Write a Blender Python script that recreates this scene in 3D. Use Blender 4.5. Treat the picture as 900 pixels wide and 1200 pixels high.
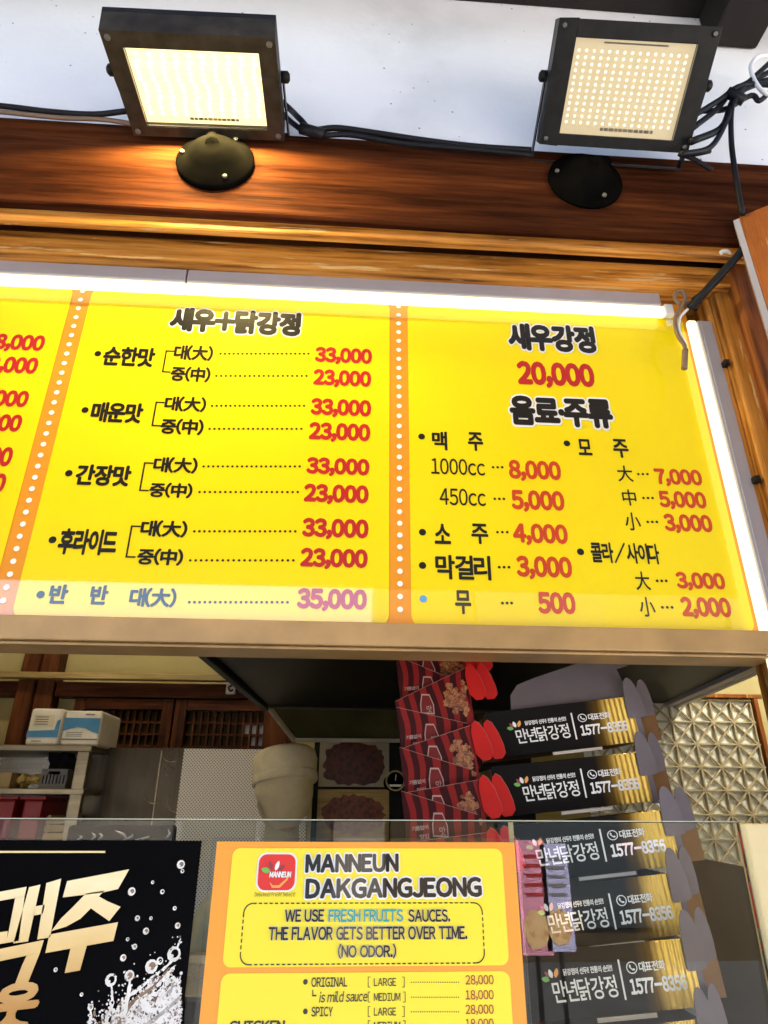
import bpy, bmesh, math, random
from mathutils import Vector, Matrix, Euler

random.seed(7)
sc = bpy.context.scene
for _o in list(bpy.data.objects):
    bpy.data.objects.remove(_o)
COL = sc.collection
R = math.radians

# ------------------------------------------------------------------ camera, sky, sun, exposure
EYE = Vector((0, 0, 1.5))
FOCAL = 760.0                       # in pixels of a 900 x 1200 picture
cam_d = bpy.data.cameras.new('camera')
cam = bpy.data.objects.new('camera', cam_d)
COL.objects.link(cam)
cam_d.sensor_fit = 'VERTICAL'
cam_d.sensor_height = 36
cam_d.lens = FOCAL / 1200 * 36
cam_d.clip_start = 0.05
cam_d.clip_end = 500
cam.location = EYE
CAM_R = (Matrix.Rotation(R(-3.48), 3, 'Z') @ Matrix.Rotation(R(90 + 24.5), 3, 'X') @ Matrix.Rotation(R(0.32), 3, 'Z'))
cam.rotation_euler = CAM_R.to_euler()
sc.camera = cam

SUN_EL, SUN_AZ = R(50), R(35)      # azimuth clockwise from +Y
world = bpy.data.worlds.new('World')
sc.world = world
world.use_nodes = True
wn = world.node_tree
sky = wn.nodes.new('ShaderNodeTexSky')
sky.sky_type = 'NISHITA'
sky.sun_disc = False
sky.sun_elevation = SUN_EL
sky.sun_rotation = SUN_AZ
sky.dust_density = 3.0
wn.links.new(sky.outputs[0], wn.nodes['Background'].inputs[0])
wn.nodes['Background'].inputs[1].default_value = 0.15
sd = bpy.data.lights.new('sun', 'SUN')
sd.energy = 5.0
sd.angle = R(0.5)
sd.color = (1, 0.95, 0.87)
so = bpy.data.objects.new('sun', sd)
COL.objects.link(so)
S = Vector((math.sin(SUN_AZ) * math.cos(SUN_EL), math.cos(SUN_AZ) * math.cos(SUN_EL), math.sin(SUN_EL)))
so.rotation_euler = S.to_track_quat('Z', 'Y').to_euler()
so.location = (0, -6, 9)
sc.view_settings.view_transform = 'Standard'
sc.view_settings.look = 'None'
sc.view_settings.gamma = 1
sc.view_settings.use_curve_mapping = False
sc.view_settings.exposure = 3.35
sc.cycles.max_bounces = 8
sc.cycles.transparent_max_bounces = 16
sc.cycles.sample_clamp_indirect = 4
sc.cycles.use_denoising = True


def P(px, py, D):
    """the point at depth y = D seen at pixel (px, py) of the 900 x 1200 photograph"""
    d = CAM_R @ Vector(((px - 450) / FOCAL, -(py - 600) / FOCAL, -1))
    return EYE + d * (D / d.y)


# ------------------------------------------------------------------ materials
def _mat(name):
    m = bpy.data.materials.new(name)
    m.use_nodes = True
    nt = m.node_tree
    return m, nt, nt.nodes['Principled BSDF']


def _ramp(nt, stops):
    r = nt.nodes.new('ShaderNodeValToRGB')
    el = r.color_ramp.elements
    while len(el) < len(stops):
        el.new(0.5)
    for e, (p, c) in zip(el, stops):
        e.position = p
        e.color = (*c, 1)
    return r


def _noise(nt, scale, detail=4, vec=None, rough=0.55):
    n = nt.nodes.new('ShaderNodeTexNoise')
    n.inputs['Scale'].default_value = scale
    n.inputs['Detail'].default_value = detail
    n.inputs['Roughness'].default_value = rough
    if vec:
        nt.links.new(vec, n.inputs['Vector'])
    return n


def _coord(nt, scale=(1, 1, 1), rot=(0, 0, 0)):
    t = nt.nodes.new('ShaderNodeTexCoord')
    mp = nt.nodes.new('ShaderNodeMapping')
    mp.inputs['Scale'].default_value = scale
    mp.inputs['Rotation'].default_value = rot
    nt.links.new(t.outputs['Object'], mp.inputs['Vector'])
    return mp.outputs['Vector']


def _bump(nt, b, src, strength, dist=0.002):
    bp = nt.nodes.new('ShaderNodeBump')
    bp.inputs['Strength'].default_value = strength
    bp.inputs['Distance'].default_value = dist
    nt.links.new(src, bp.inputs['Height'])
    nt.links.new(bp.outputs['Normal'], b.inputs['Normal'])


def plain(name, c, rough=0.5, metal=0.0, vary=0.12, scale=9, spec=0.5, bump=0.0, coat=0.0):
    """a colour broken up by soft noise"""
    m, nt, b = _mat(name)
    v = _coord(nt)
    n = _noise(nt, scale, 6, v)
    lo = tuple(max(0, x * (1 - vary)) for x in c)
    hi = tuple(min(1, x * (1 + vary)) for x in c)
    r = _ramp(nt, [(0.3, lo), (0.7, hi)])
    nt.links.new(n.outputs['Fac'], r.inputs['Fac'])
    nt.links.new(r.outputs['Color'], b.inputs['Base Color'])
    b.inputs['Roughness'].default_value = rough
    b.inputs['Metallic'].default_value = metal
    b.inputs['Specular IOR Level'].default_value = spec
    b.inputs['Coat Weight'].default_value = coat
    b.inputs['Coat Roughness'].default_value = 0.03
    b.inputs['Coat IOR'].default_value = 1.65 if coat > 0.8 else 1.5
    if bump:
        n2 = _noise(nt, scale * 12, 5, v)
        _bump(nt, b, n2.outputs['Fac'], bump)
    return m


def wood(name, dark, mid, light, axis='x', rough=0.4, fine=26, bump=0.25, worn_lit=None, coat=0.0, spec=0.3):
    m, nt, b = _mat(name)
    s = {'x': (2.6, fine, fine), 'z': (fine, fine, 2.6), 'y': (fine, 2.6, fine)}[axis]
    v = _coord(nt, s)
    n = _noise(nt, 1.6, 9, v, 0.62)
    w = nt.nodes.new('ShaderNodeTexWave')
    w.wave_type = 'BANDS'
    w.bands_direction = 'Y'
    w.inputs['Scale'].default_value = 0.35
    w.inputs['Distortion'].default_value = 7
    w.inputs['Detail'].default_value = 4
    nt.links.new(v, w.inputs['Vector'])
    mx = nt.nodes.new('ShaderNodeMath')
    mx.operation = 'MULTIPLY_ADD'
    mx.inputs[1].default_value = 0.28
    nt.links.new(w.outputs['Fac'], mx.inputs[0])
    nt.links.new(n.outputs['Fac'], mx.inputs[2])
    r = _ramp(nt, [(0.38, dark), (0.6, mid), (0.85, light)])
    nt.links.new(mx.outputs[0], r.inputs['Fac'])
    out = r.outputs['Color']
    # broad tone changes along the board
    v2 = _coord(nt, {'x': (1.5, 6, 6), 'z': (6, 6, 1.5), 'y': (6, 1.5, 6)}[axis])
    n2 = _noise(nt, 1.0, 5, v2)
    r2 = _ramp(nt, [(0.35, (0.62, 0.6, 0.58)), (0.65, (1.15, 1.1, 1.05))])
    nt.links.new(n2.outputs['Fac'], r2.inputs['Fac'])
    mm = nt.nodes.new('ShaderNodeMix')
    mm.data_type = 'RGBA'
    mm.blend_type = 'MULTIPLY'
    mm.inputs[0].default_value = 1
    nt.links.new(out, mm.inputs[6])
    nt.links.new(r2.outputs['Color'], mm.inputs[7])
    out = mm.outputs[2]
    if worn_lit:
        v3 = _coord(nt, {'x': (4, 60, 60), 'z': (60, 60, 4), 'y': (60, 4, 60)}[axis])
        n3 = _noise(nt, 1.0, 8, v3, 0.65)
        r3 = _ramp(nt, [(0.60, (0, 0, 0)), (0.63, (1, 1, 1))])
        nt.links.new(n3.outputs['Fac'], r3.inputs['Fac'])
        m3 = nt.nodes.new('ShaderNodeMix')
        m3.data_type = 'RGBA'
        nt.links.new(r3.outputs['Color'], m3.inputs[0])
        nt.links.new(out, m3.inputs[6])
        m3.inputs[7].default_value = (*worn_lit, 1)
        out = m3.outputs[2]
    nt.links.new(out, b.inputs['Base Color'])
    b.inputs['Roughness'].default_value = rough
    b.inputs['Specular IOR Level'].default_value = spec
    b.inputs['Coat Weight'].default_value = coat
    b.inputs['Coat Roughness'].default_value = 0.2
    # fine dark pores and hairline checks along the grain
    v6 = _coord(nt, {'x': (5, 190, 190), 'z': (190, 190, 5), 'y': (190, 5, 190)}[axis])
    n6 = _noise(nt, 1.0, 6, v6, 0.7)
    r6 = _ramp(nt, [(0.36, (0.35, 0.33, 0.31)), (0.50, (1, 1, 1))])
    nt.links.new(n6.outputs['Fac'], r6.inputs['Fac'])
    m6 = nt.nodes.new('ShaderNodeMix')
    m6.data_type = 'RGBA'
    m6.blend_type = 'MULTIPLY'
    m6.inputs[0].default_value = 0.55
    nt.links.new(out, m6.inputs[6])
    nt.links.new(r6.outputs['Color'], m6.inputs[7])
    nt.links.new(m6.outputs[2], b.inputs['Base Color'])
    _bump(nt, b, n.outputs['Fac'], bump, 0.003)
    return m


def plaster(name, c, spots=None, rough=0.85):
    m, nt, b = _mat(name)
    v = _coord(nt)
    n = _noise(nt, 2.2, 8, v)
    r = _ramp(nt, [(0.25, tuple(x * 0.72 for x in c)), (0.45, tuple(x * 0.92 for x in c)), (0.7, c)])
    nt.links.new(n.outputs['Fac'], r.inputs['Fac'])
    out = r.outputs['Color']
    if spots:
        vo = nt.nodes.new('ShaderNodeTexVoronoi')
        vo.inputs['Scale'].default_value = 26
        nt.links.new(v, vo.inputs['Vector'])
        r3 = _ramp(nt, [(0.055, (1, 1, 1)), (0.075, (0, 0, 0))])
        nt.links.new(vo.outputs['Distance'], r3.inputs['Fac'])
        m3 = nt.nodes.new('ShaderNodeMix')
        m3.data_type = 'RGBA'
        n5 = _noise(nt, 3, 2, v)
        r5 = _ramp(nt, [(0.52, (0, 0, 0)), (0.56, (1, 1, 1))])
        nt.links.new(n5.outputs['Fac'], r5.inputs['Fac'])
        mu = nt.nodes.new('ShaderNodeMath')
        mu.operation = 'MULTIPLY'
        nt.links.new(r3.outputs['Color'], mu.inputs[0])
        nt.links.new(r5.outputs['Color'], mu.inputs[1])
        nt.links.new(mu.outputs[0], m3.inputs[0])
        nt.links.new(out, m3.inputs[6])
        m3.inputs[7].default_value = (*spots, 1)
        out = m3.outputs[2]
    nt.links.new(out, b.inputs['Base Color'])
    b.inputs['Roughness'].default_value = rough
    n4 = _noise(nt, 55, 6, v)
    _bump(nt, b, n4.outputs['Fac'], 0.35, 0.003)
    return m


def emit(name, c, s):
    m, nt, b = _mat(name)
    b.inputs['Base Color'].default_value = (*(x * 0.25 for x in c), 1)
    b.inputs['Emission Color'].default_value = (*c, 1)
    b.inputs['Emission Strength'].default_value = s
    return m


def glass(name, tint=(0.95, 0.965, 0.94), ior=1.42):
    m = bpy.data.materials.new(name)
    m.use_nodes = True
    nt = m.node_tree
    nt.nodes.remove(nt.nodes['Principled BSDF'])
    fr = nt.nodes.new('ShaderNodeFresnel')
    fr.inputs['IOR'].default_value = ior
    tr = nt.nodes.new('ShaderNodeBsdfTransparent')
    tr.inputs['Color'].default_value = (*tint, 1)
    gl = nt.nodes.new('ShaderNodeBsdfGlossy')
    gl.inputs['Roughness'].default_value = 0.0
    mx = nt.nodes.new('ShaderNodeMixShader')
    nt.links.new(fr.outputs[0], mx.inputs[0])
    nt.links.new(tr.outputs[0], mx.inputs[1])
    nt.links.new(gl.outputs[0], mx.inputs[2])
    nt.links.new(mx.outputs[0], nt.nodes['Material Output'].inputs['Surface'])
    return m


def steel(name, c, rough=0.28, streak=(1, 1, 40)):
    m, nt, b = _mat(name)
    v = _coord(nt, streak)
    n = _noise(nt, 3, 6, v)
    r = _ramp(nt, [(0.3, tuple(x * 0.72 for x in c)), (0.7, c)])
    nt.links.new(n.outputs['Fac'], r.inputs['Fac'])
    nt.links.new(r.outputs['Color'], b.inputs['Base Color'])
    b.inputs['Metallic'].default_value = 0.9
    rr = _ramp(nt, [(0.3, (rough * 0.7,) * 3), (0.7, (rough * 1.4,) * 3)])
    n2 = _noise(nt, 6, 6, _coord(nt))
    nt.links.new(n2.outputs['Fac'], rr.inputs['Fac'])
    nt.links.new(rr.outputs['Color'], b.inputs['Roughness'])
    _bump(nt, b, n2.outputs['Fac'], 0.12, 0.01)
    return m


def nugget_mat(name, stops, scale=90, rough=0.35):
    """glazed fried chicken: lumps of red brown, dark gaps and toasted spots"""
    m, nt, b = _mat(name)
    v = _coord(nt)
    n0 = _noise(nt, scale * 0.6, 4, v)
    vo = nt.nodes.new('ShaderNodeTexVoronoi')
    vo.inputs['Scale'].default_value = scale
    ad = nt.nodes.new('ShaderNodeMix')
    ad.data_type = 'RGBA'
    ad.inputs[0].default_value = 0.03
    nt.links.new(v, ad.inputs[6])
    nt.links.new(n0.outputs['Color'], ad.inputs[7])
    nt.links.new(ad.outputs[2], vo.inputs['Vector'])
    n = _noise(nt, scale * 2.5, 6, v, 0.7)
    mu = nt.nodes.new('ShaderNodeMath')
    mu.operation = 'MULTIPLY_ADD'
    mu.inputs[1].default_value = 0.55
    nt.links.new(vo.outputs['Distance'], mu.inputs[0])
    nt.links.new(n.outputs['Fac'], mu.inputs[2])
    r = _ramp(nt, stops)
    nt.links.new(mu.outputs[0], r.inputs['Fac'])
    nt.links.new(r.outputs['Color'], b.inputs['Base Color'])
    b.inputs['Roughness'].default_value = rough
    return m


def gradient_print(name, stops, axis=0, span=(0, 1), rough=0.3, metal=0.0, pleat=0.0, wobble=0.02, spec=0.4):
    """ink that changes colour along one axis of the object's own coordinates"""
    m, nt, b = _mat(name)
    v = _coord(nt)
    sp = nt.nodes.new('ShaderNodeSeparateXYZ')
    nt.links.new(v, sp.inputs[0])
    mr = nt.nodes.new('ShaderNodeMapRange')
    mr.inputs['From Min'].default_value = span[0]
    mr.inputs['From Max'].default_value = span[1]
    n = _noise(nt, 14, 5, v)
    ad = nt.nodes.new('ShaderNodeMath')
    ad.operation = 'MULTIPLY_ADD'
    ad.inputs[1].default_value = wobble
    nt.links.new(n.outputs['Fac'], ad.inputs[0])
    nt.links.new(sp.outputs[axis], ad.inputs[2])
    nt.links.new(ad.outputs[0], mr.inputs['Value'])
    r = _ramp(nt, stops)
    nt.links.new(mr.outputs['Result'], r.inputs['Fac'])
    nt.links.new(r.outputs['Color'], b.inputs['Base Color'])
    b.inputs['Roughness'].default_value = rough
    b.inputs['Metallic'].default_value = metal
    b.inputs['Specular IOR Level'].default_value = spec
    if pleat:
        w = nt.nodes.new('ShaderNodeTexWave')
        w.bands_direction = 'X'
        w.inputs['Scale'].default_value = 38
        w.inputs['Distortion'].default_value = 1.2
        w.inputs['Detail Scale'].default_value = 3
        nt.links.new(v, w.inputs['Vector'])
        _bump(nt, b, w.outputs['Fac'], pleat, 0.0022)
        gt_ = nt.nodes.new('ShaderNodeMapRange')
        gt_.inputs['From Min'].default_value = 0.74
        gt_.inputs['From Max'].default_value = 0.84
        gt_.inputs['To Max'].default_value = pleat
        nt.links.new(mr.outputs['Result'], gt_.inputs['Value'])
        bp_ = [x for x in nt.nodes if x.type == 'BUMP'][0]
        nt.links.new(gt_.outputs['Result'], bp_.inputs['Strength'])
        nt.links.new(gt_.outputs['Result'], b.inputs['Metallic'])
    return m


M = {}
M['white_wall'] = plaster('white_wall', (0.84, 0.84, 0.86), spots=(0.2, 0.19, 0.18))
M['ochre_wall'] = plaster('ochre_wall', (0.50, 0.43, 0.20))
M['beam_wood'] = wood('beam_wood', (0.026, 0.0075, 0.003), (0.062, 0.0175, 0.0062), (0.105, 0.033, 0.011), 'x', 0.8, 40, spec=0.03)
M['trim_wood'] = wood('trim_wood', (0.10, 0.03, 0.006), (0.50, 0.20, 0.028), (0.66, 0.32, 0.07), 'x', 0.45, 46, worn_lit=(0.58, 0.36, 0.14), spec=0.25)  # pale streaks show worn varnish and also imitate light along the strips
M['post_wood'] = wood('post_wood', (0.10, 0.03, 0.006), (0.42, 0.17, 0.024), (0.60, 0.28, 0.06), 'z', 0.4, 30, worn_lit=(0.62, 0.45, 0.22), spec=0.25)
M['post_dark'] = wood('post_dark', (0.06, 0.018, 0.005), (0.22, 0.07, 0.016), (0.32, 0.12, 0.03), 'z', 0.5, 40, spec=0.2)
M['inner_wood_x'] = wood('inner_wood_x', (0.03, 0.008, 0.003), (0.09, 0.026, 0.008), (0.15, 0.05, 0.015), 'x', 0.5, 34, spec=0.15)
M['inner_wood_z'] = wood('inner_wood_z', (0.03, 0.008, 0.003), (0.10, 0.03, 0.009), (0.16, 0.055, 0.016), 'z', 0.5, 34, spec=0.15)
M['ledge_wood'] = wood('ledge_wood', (0.28, 0.2, 0.08), (0.42, 0.32, 0.13), (0.5, 0.4, 0.2), 'x', 0.5, 20)
M['door_wood'] = wood('door_wood', (0.26, 0.075, 0.015), (0.36, 0.12, 0.022), (0.45, 0.17, 0.035), 'z', 0.5, 9, worn_lit=(0.50, 0.24, 0.06), spec=0.15)
M['soffit'] = plain('soffit_paint', (0.018, 0.015, 0.014), 0.8, spec=0.1)
M['black_metal'] = plain('black_metal', (0.012, 0.011, 0.010), 0.42, 0.0, 0.3, 30, bump=0.1, spec=0.15)
M['dusty_black'] = plain('dusty_black', (0.03, 0.025, 0.018), 0.5, 0.0, 0.5, 24, bump=0.15, spec=0.15)
M['black_plastic'] = plain('black_plastic', (0.0035, 0.0033, 0.003), 0.7, 0.0, 0.3, 20, spec=0.0)
M['cable'] = plain('cable_rubber', (0.010, 0.010, 0.012), 0.45, spec=0.15)
M['cable_white'] = plain('cable_white', (0.75, 0.74, 0.72), 0.5)
M['cable_brown'] = plain('cable_brown', (0.16, 0.10, 0.06), 0.5)
M['screw'] = plain('screw', (0.10, 0.095, 0.09), 0.5, 0.0)
M['alu'] = plain('grey_aluminium', (0.36, 0.34, 0.37), 0.45, 0.2, 0.06)
M['frame_alu'] = plain('sign_frame', (0.36, 0.22, 0.085), 0.38, 0.1, 0.2, 11)
M['led_white'] = emit('led_diffuser', (1, 0.86, 0.52), 0.20)
M['yellow'] = plain('yellow_print', (0.80, 0.62, 0.003), 0.30, 0, 0.03, 3, spec=0.1, coat=0.9)
M['orange'] = plain('orange_print', (0.70, 0.27, 0.02), 0.30, 0, 0.03, 3, spec=0.1, coat=0.9)
M['ink_black'] = plain('ink_black', (0.012, 0.010, 0.008), 0.3, 0, 0.1, spec=0.15, coat=0.9)
M['ink_red'] = plain('ink_red', (0.43, 0.018, 0.016), 0.3, 0, 0.05, spec=0.2, coat=0.9)
M['ink_orange_red'] = plain('ink_orange_red', (0.52, 0.050, 0.014), 0.3, 0, 0.05, spec=0.2, coat=0.9)
M['ink_white'] = plain('ink_white', (0.82, 0.81, 0.78), 0.35, 0, 0.03, spec=0.2, coat=0.9)
M['ink_blue'] = plain('ink_blue', (0.10, 0.32, 0.62), 0.3, 0, 0.03)
M['ink_teal'] = plain('ink_teal', (0.03, 0.30, 0.27), 0.4, 0, 0.05)
M['ink_maroon'] = plain('ink_maroon', (0.36, 0.02, 0.02), 0.4, 0, 0.05)
M['poster_yellow'] = plain('poster_yellow', (0.84, 0.68, 0.02), 0.35, 0, 0.02, 4, coat=0.2)
M['poster_orange'] = plain('poster_orange', (0.80, 0.31, 0.02), 0.35, 0, 0.03, 4, coat=0.2)
M['poster_black'] = plain('poster_black', (0.004, 0.004, 0.0045), 0.4, 0, 0.2, 4, spec=0.0)
M['gold_ink'] = gradient_print('gold_ink', [(0.0, (0.45, 0.22, 0.05)), (0.35, (0.72, 0.50, 0.20)), (0.75, (0.86, 0.72, 0.42)), (1, (0.80, 0.62, 0.28))], 2, (0.30, 0.44), 0.4, 0.0, 0, 0.05)
M['splash_white'] = plain('splash_white', (0.70, 0.67, 0.62), 0.3, 0, 0.25, 90)
M['splash_grey'] = plain('splash_grey', (0.42, 0.39, 0.36), 0.3, 0, 0.4, 60)
M['splash_mix'] = nugget_mat('splash_mix', [(0.50, (0.004, 0.004, 0.004)), (0.58, (0.09, 0.05, 0.03)), (0.66, (0.34, 0.28, 0.24)), (0.76, (0.74, 0.71, 0.67))], 150, 0.4)
M['splash_amber'] = plain('splash_amber', (0.20, 0.12, 0.07), 0.3, 0, 0.6, 60)
M['logo_red'] = plain('logo_red', (0.66, 0.02, 0.015), 0.35, 0, 0.05)
M['leaf_green'] = plain('leaf_green', (0.13, 0.42, 0.07), 0.4, 0, 0.1)
M['petal_orange'] = plain('petal_orange', (0.80, 0.33, 0.06), 0.4, 0, 0.1)
M['petal_maroon'] = plain('petal_maroon', (0.25, 0.03, 0.05), 0.4, 0, 0.1)
M['glass'] = glass('clear_glass')
M['laminate'] = glass('clear_laminate', (0.97, 0.97, 0.97), 1.4)
M['glass_edge'] = plain('glass_edge', (0.42, 0.44, 0.34), 0.3)
M['pale_edge'] = plain('pale_edge', (0.62, 0.50, 0.26), 0.5, 0, 0.08, 4)
M['steel'] = steel('stainless', (0.42, 0.40, 0.37))
M['steel_dark'] = steel('stainless_dark', (0.075, 0.062, 0.045), 0.34, (30, 1, 1))
M['steel_shelf'] = steel('shelf_steel', (0.34, 0.29, 0.20), 0.4)
M['hood'] = plain('hood_steel', (0.010, 0.010, 0.010), 0.45, 0.3, 0.35, 5, spec=0.2)
M['hood_rim'] = plain('hood_rim', (0.30, 0.27, 0.20), 0.4, 0.5, 0.2, 12)
M['box_foil'] = gradient_print('box_foil', [(0.0, (0.010, 0.009, 0.009)), (0.70, (0.012, 0.010, 0.009)), (0.78, (0.10, 0.055, 0.01)), (0.86, (0.70, 0.46, 0.10)), (1, (0.80, 0.55, 0.13))], 0, (0, 0.24), 0.36, 0.0, 0.8, 0.01, spec=0.03)
M['box_grey'] = plain('box_grey', (0.15, 0.13, 0.145), 0.85, 0, 0.1, 14)
M['box_kraft'] = plain('box_kraft', (0.20, 0.095, 0.028), 0.8, 0, 0.12, 14)
M['box_cream'] = plain('box_cream', (0.70, 0.60, 0.50), 0.8, 0, 0.12, 14)
M['red_flap'] = plain('red_flap', (0.50, 0.012, 0.010), 0.5, 0, 0.08, 14, spec=0.15)
M['nuggets'] = nugget_mat('nuggets', [(0.42, (0.012, 0.003, 0.002)), (0.58, (0.085, 0.014, 0.006)), (0.75, (0.20, 0.045, 0.014)), (0.95, (0.34, 0.13, 0.04))], 130)
M['meat_dark'] = nugget_mat('meat_dark', [(0.42, (0.004, 0.002, 0.0015)), (0.6, (0.020, 0.005, 0.003)), (0.85, (0.075, 0.016, 0.009))], 46)
M['meat_red'] = nugget_mat('meat_red', [(0.42, (0.008, 0.003, 0.002)), (0.6, (0.055, 0.011, 0.004)), (0.85, (0.15, 0.035, 0.012))], 52)
M['paper_white'] = plain('paper_white', (0.74, 0.70, 0.60), 0.45, 0, 0.08, 18, bump=0.3)
M['paper_blue'] = plain('paper_blue', (0.05, 0.22, 0.42), 0.45, 0, 0.15, 18)
M['basket_grey'] = plain('basket_grey', (0.17, 0.17, 0.17), 0.6)
M['ginger'] = plain('ginger', (0.58, 0.42, 0.12), 0.7, 0, 0.3, 60)
M['bin_red'] = plain('bin_red', (0.33, 0.010, 0.016), 0.4, 0, 0.1)
M['carton'] = plain('carton_card', (0.44, 0.33, 0.16), 0.8, 0, 0.1)
M['dark_cloth'] = plain('dark_cloth', (0.012, 0.012, 0.014), 0.9, 0, 0.3, spec=0.05)
M['cap_cloth'] = plain('cap_cloth', (0.60, 0.53, 0.36), 0.9, 0, 0.12, 25)
M['shirt'] = plain('shirt_cloth', (0.42, 0.36, 0.20), 0.9, 0, 0.15, 12)
M['skin'] = plain('skin', (0.50, 0.29, 0.15), 0.55, 0, 0.1, 20)
M['mask_cloth'] = plain('mask_cloth', (0.56, 0.48, 0.31), 0.9, 0, 0.1, 20)
M['hair'] = plain('hair', (0.02, 0.014, 0.010), 0.5)
M['night_glass'] = plain('window_glass', (0.02, 0.018, 0.014), 0.08, 0, 0.3, 3)
M['cool_pane'] = plain('window_paper', (0.30, 0.33, 0.38), 0.5, 0, 0.2, 8)
M['lattice_wood'] = plain('lattice_wood', (0.46, 0.39, 0.24), 0.55, 0, 0.25, 30)
M['lattice_paper'] = plain('lattice_paper', (0.80, 0.82, 0.74), 0.7, 0, 0.12, 20)
M['brown_board'] = plain('brown_board', (0.045, 0.028, 0.010), 0.5, 0, 0.3, 6)
M['asphalt'] = plain('asphalt', (0.04, 0.04, 0.041), 0.9, 0, 0.2, 2)
M['paving'] = plain('paving', (0.32, 0.31, 0.29), 0.85, 0, 0.15, 3, bump=0.2)
M['kerb'] = plain('kerb_stone', (0.40, 0.40, 0.39), 0.85, 0, 0.15, 12)
M['floor'] = plain('floor_tile', (0.20, 0.17, 0.13), 0.5, 0, 0.2, 6)
M['far_wall'] = plaster('far_wall', (0.16, 0.14, 0.12))
M['far_glass'] = plain('far_glass', (0.03, 0.04, 0.05), 0.1)
M['roof_tile'] = plain('roof_tile', (0.10, 0.10, 0.11), 0.7, 0, 0.3, 8)
M['awning_cloth'] = plain('awning_cloth', (0.10, 0.085, 0.07), 0.8, 0, 0.1, 3)
M['pink'] = plain('pink_print', (0.66, 0.26, 0.38), 0.5, 0, 0.1)
M['lilac'] = plain('lilac_print', (0.48, 0.46, 0.72), 0.5, 0, 0.1)
M['fried'] = nugget_mat('fried', [(0.38, (0.25, 0.10, 0.03)), (0.6, (0.55, 0.28, 0.10)), (0.8, (0.75, 0.5, 0.25))], 18)


def striped_red():
    """printed wavy stripes, two reds"""
    m, nt, b = _mat('red_stripes')
    v = _coord(nt)
    w = nt.nodes.new('ShaderNodeTexWave')
    w.bands_direction = 'X'
    w.inputs['Scale'].default_value = 13
    w.inputs['Distortion'].default_value = 2.6
    w.inputs['Detail'].default_value = 0
    w.inputs['Detail Scale'].default_value = 1.2
    nt.links.new(v, w.inputs['Vector'])
    r = _ramp(nt, [(0.46, (0.040, 0.004, 0.005)), (0.58, (0.23, 0.013, 0.012))])
    nt.links.new(w.outputs['Fac'], r.inputs['Fac'])
    nt.links.new(r.outputs['Color'], b.inputs['Base Color'])
    b.inputs['Roughness'].default_value = 0.5
    b.inputs['Specular IOR Level'].default_value = 0.12
    return m


M['red_stripes'] = striped_red()


def perforated():
    m, nt, b = _mat('perforated_sheet')
    v = _coord(nt, (1, 1, 1), (R(90), 0, R(45)))
    vo = nt.nodes.new('ShaderNodeTexVoronoi')
    vo.voronoi_dimensions = '2D'
    vo.inputs['Scale'].default_value = 120
    vo.inputs['Randomness'].default_value = 0.0
    nt.links.new(v, vo.inputs['Vector'])
    r = _ramp(nt, [(0.24, (0.17, 0.155, 0.125)), (0.36, (0.66, 0.62, 0.56))])
    nt.links.new(vo.outputs['Distance'], r.inputs['Fac'])
    nt.links.new(r.outputs['Color'], b.inputs['Base Color'])
    b.inputs['Roughness'].default_value = 0.45
    b.inputs['Metallic'].default_value = 0.2
    return m


M['perforated'] = perforated()

# ------------------------------------------------------------------ mesh helpers
INV = {}


def thing(name, label, cat, loc=(0, 0, 0), group=None, mat=None):
    o = bpy.data.objects.new(name, None)
    COL.objects.link(o)
    o.empty_display_size = 0.1
    mw = mat if mat is not None else Matrix.Translation(Vector(loc))
    o.matrix_world = mw
    INV[o] = mw.inverted()
    o['label'] = label
    o['category'] = cat
    if group:
        o['group'] = group
    return o


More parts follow.
